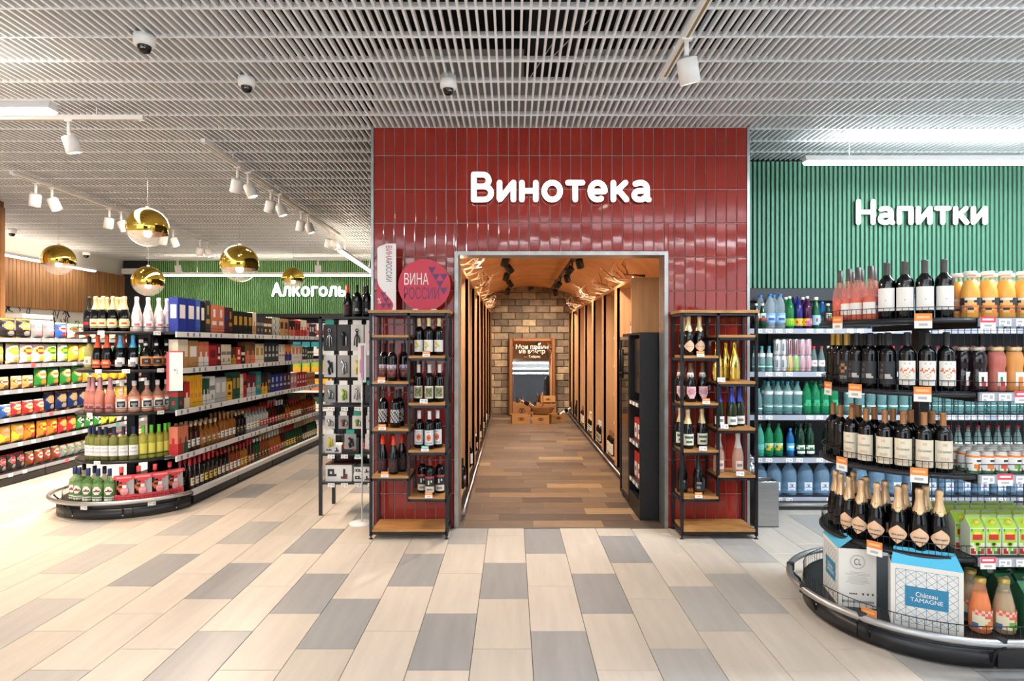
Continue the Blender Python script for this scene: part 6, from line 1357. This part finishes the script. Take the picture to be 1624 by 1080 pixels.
# luminaires behind and above the viewer (they light the tiles and show in the gold globes and the mirror)
linear('linear light over the entrance walkway before the portal', (-.15, 1.1, 3.10), (3.6, 1.1, 3.10), 12, col=(.95, .97, 1)); linear('linear light over the entrance walkway on the snack side', (-6.2, -2.2, 3.10), (-2.2, -2.2, 3.10), 12, col=(1, .93, .82))
linear('second entrance linear light toward the storefront', (-4.5, -1.0, 3.10), (4.5, -1.0, 3.10), 12)
linear('third entrance linear light toward the storefront', (-4.5, -3.0, 3.10), (4.5, -3.0, 3.10), 12)
linear('last entrance linear light before the storefront', (-4.5, -5.0, 3.10), (4.5, -5.0, 3.10), 12)
def dome(label, loc, s=1.0, skirt=False):
    t = thing('dome_camera', label, 'camera', loc); r = .06*s
    ob('housing', MB().lathe([(0, 0), (r, 0), (r, -.03*s), (r*.97, -.052*s), (r*.8, -.062*s), (0, -.062*s)], WHITEP, 24), t)
    ob('dark_dome', MB().lathe([(r*.66, -.055*s), (r*.64, -.075*s), (r*.45, -.098*s), (0, -.108*s)], mat('#0b0c0e', .06), 20), t)
    ob('lens_ring', MB().lathe([(.010, 0), (.015, 0), (.015, .004), (.010, .004)], CHROME, 12, cx=.012, cy=-.03*s, cz=-.088*s), t)
    if skirt: ob('ceiling_cup', MB().lathe([(r, 0), (r, .045), (r*.9, .045)], mat('#d6d6d6', .3, alpha=.5), 20), t)
dome('dome camera above the gap between the two aisles', (*at(229, 70, 3.58)[:2], CZ+.0), 1.0); dome('dome camera before the spirits aisle ceiling', (*at(391, 132, 4.15)[:2], CZ), .95); dome('dome camera above the portal with a clear cup', (*at(711, 126, 4.12)[:2], CZ-.03), .95, True)
dome('small far dome camera by the wooden pier', (*at(19, 364, 9.6)[:2], CZ), 1.1); dome('small far dome camera above the wood slat wall', (*at(137, 403, 11.9)[:2], CZ), 1.2)
vs = thing('dome_sensor', 'small black dome sensor on the vault before the stone wall', 'sensor', (.42, 13.1, 2.80))
ob('mount_ring', MB().lathe([(0, 0), (.06, 0), (.06, -.02), (0, -.02)], BLACK, 16), vs); ob('dark_dome', MB().lathe([(.05, -.02), (.04, -.05), (0, -.065)], BLACK, 16), vs)
GG = mat('#e6c356', .04, 1); GGL = mat('#fff4e4', .02, alpha=.30, coat=1); BULB = mat((1, .93, .8), .4, emit=14)
def globe(label, px, py, Y, wire_top=CZ):
    x, y, z = at(px, py, Y); t = thing('globe_pendant', label, 'lamp', (x, y, z), 0, 'gold globe pendants'); r = .2
    zc = -.062; N = 14; up = []; a0_ = math.asin(zc/r)
    for i in range(N+1): a = pi/2+(a0_-pi/2)*i/N; up.append((r*cos(a), r*sin(a)))
    lo = []
    for i in range(9): a = a0_+(-pi/2-a0_)*i/8; lo.append((max(r*cos(a), 0), r*sin(a)))
    gm = MB().lathe([(.0, .2)]+up[1:], GG, 40); ob('gold_shade', gm, t)
    ob('glass_bowl', MB().lathe(lo[:-1]+[(0, -r)], GGL, 40), t)
    ob('bulb', MB().lathe([(0, -.10), (.03, -.09), (.04, -.06), (.03, -.03), (0, -.02)], BULB, 14), t)
    ob('cable_cap', MB().lathe([(.018, .195), (.018, .215), (0, .218)], mat('#c9c2b8', .4), 12), t); ob('cable', MB().tube([(0, 0, .2), (0, 0, CZ-z+.01)], .0022, GREYP, 4), t)
globe('largest gold globe pendant, hung high over the snack aisle mouth', 234, 361, 6.26); globe('gold globe pendant before the wood slat wall', 93, 412, 8.1); globe('gold globe pendant over the spirits gondola', 380, 418, 6.6); globe('low gold globe pendant above the silver-white bottles', 235, 446, 8.1); globe('smallest gold globe pendant before the distant illuminated letters', 465, 441, 11.2)
# bare area lamps added under the grille to brighten aisle and drinks side
lamp('AREA', (-4.1, 6.5, 3.30), 330, WARM, (0, 0, 0), .3, 5, name='aisle_fill')
lamp('AREA', (4.0, 3.2, 3.30), 130, COOL, (0, 0, 0), 2.2, .2, name='drinks_fill')
linear('linear light over the drinks display walkway', (2.6, 1.9, 2.98), (5.6, 1.9, 2.98), 12, col=(.80, .90, 1))
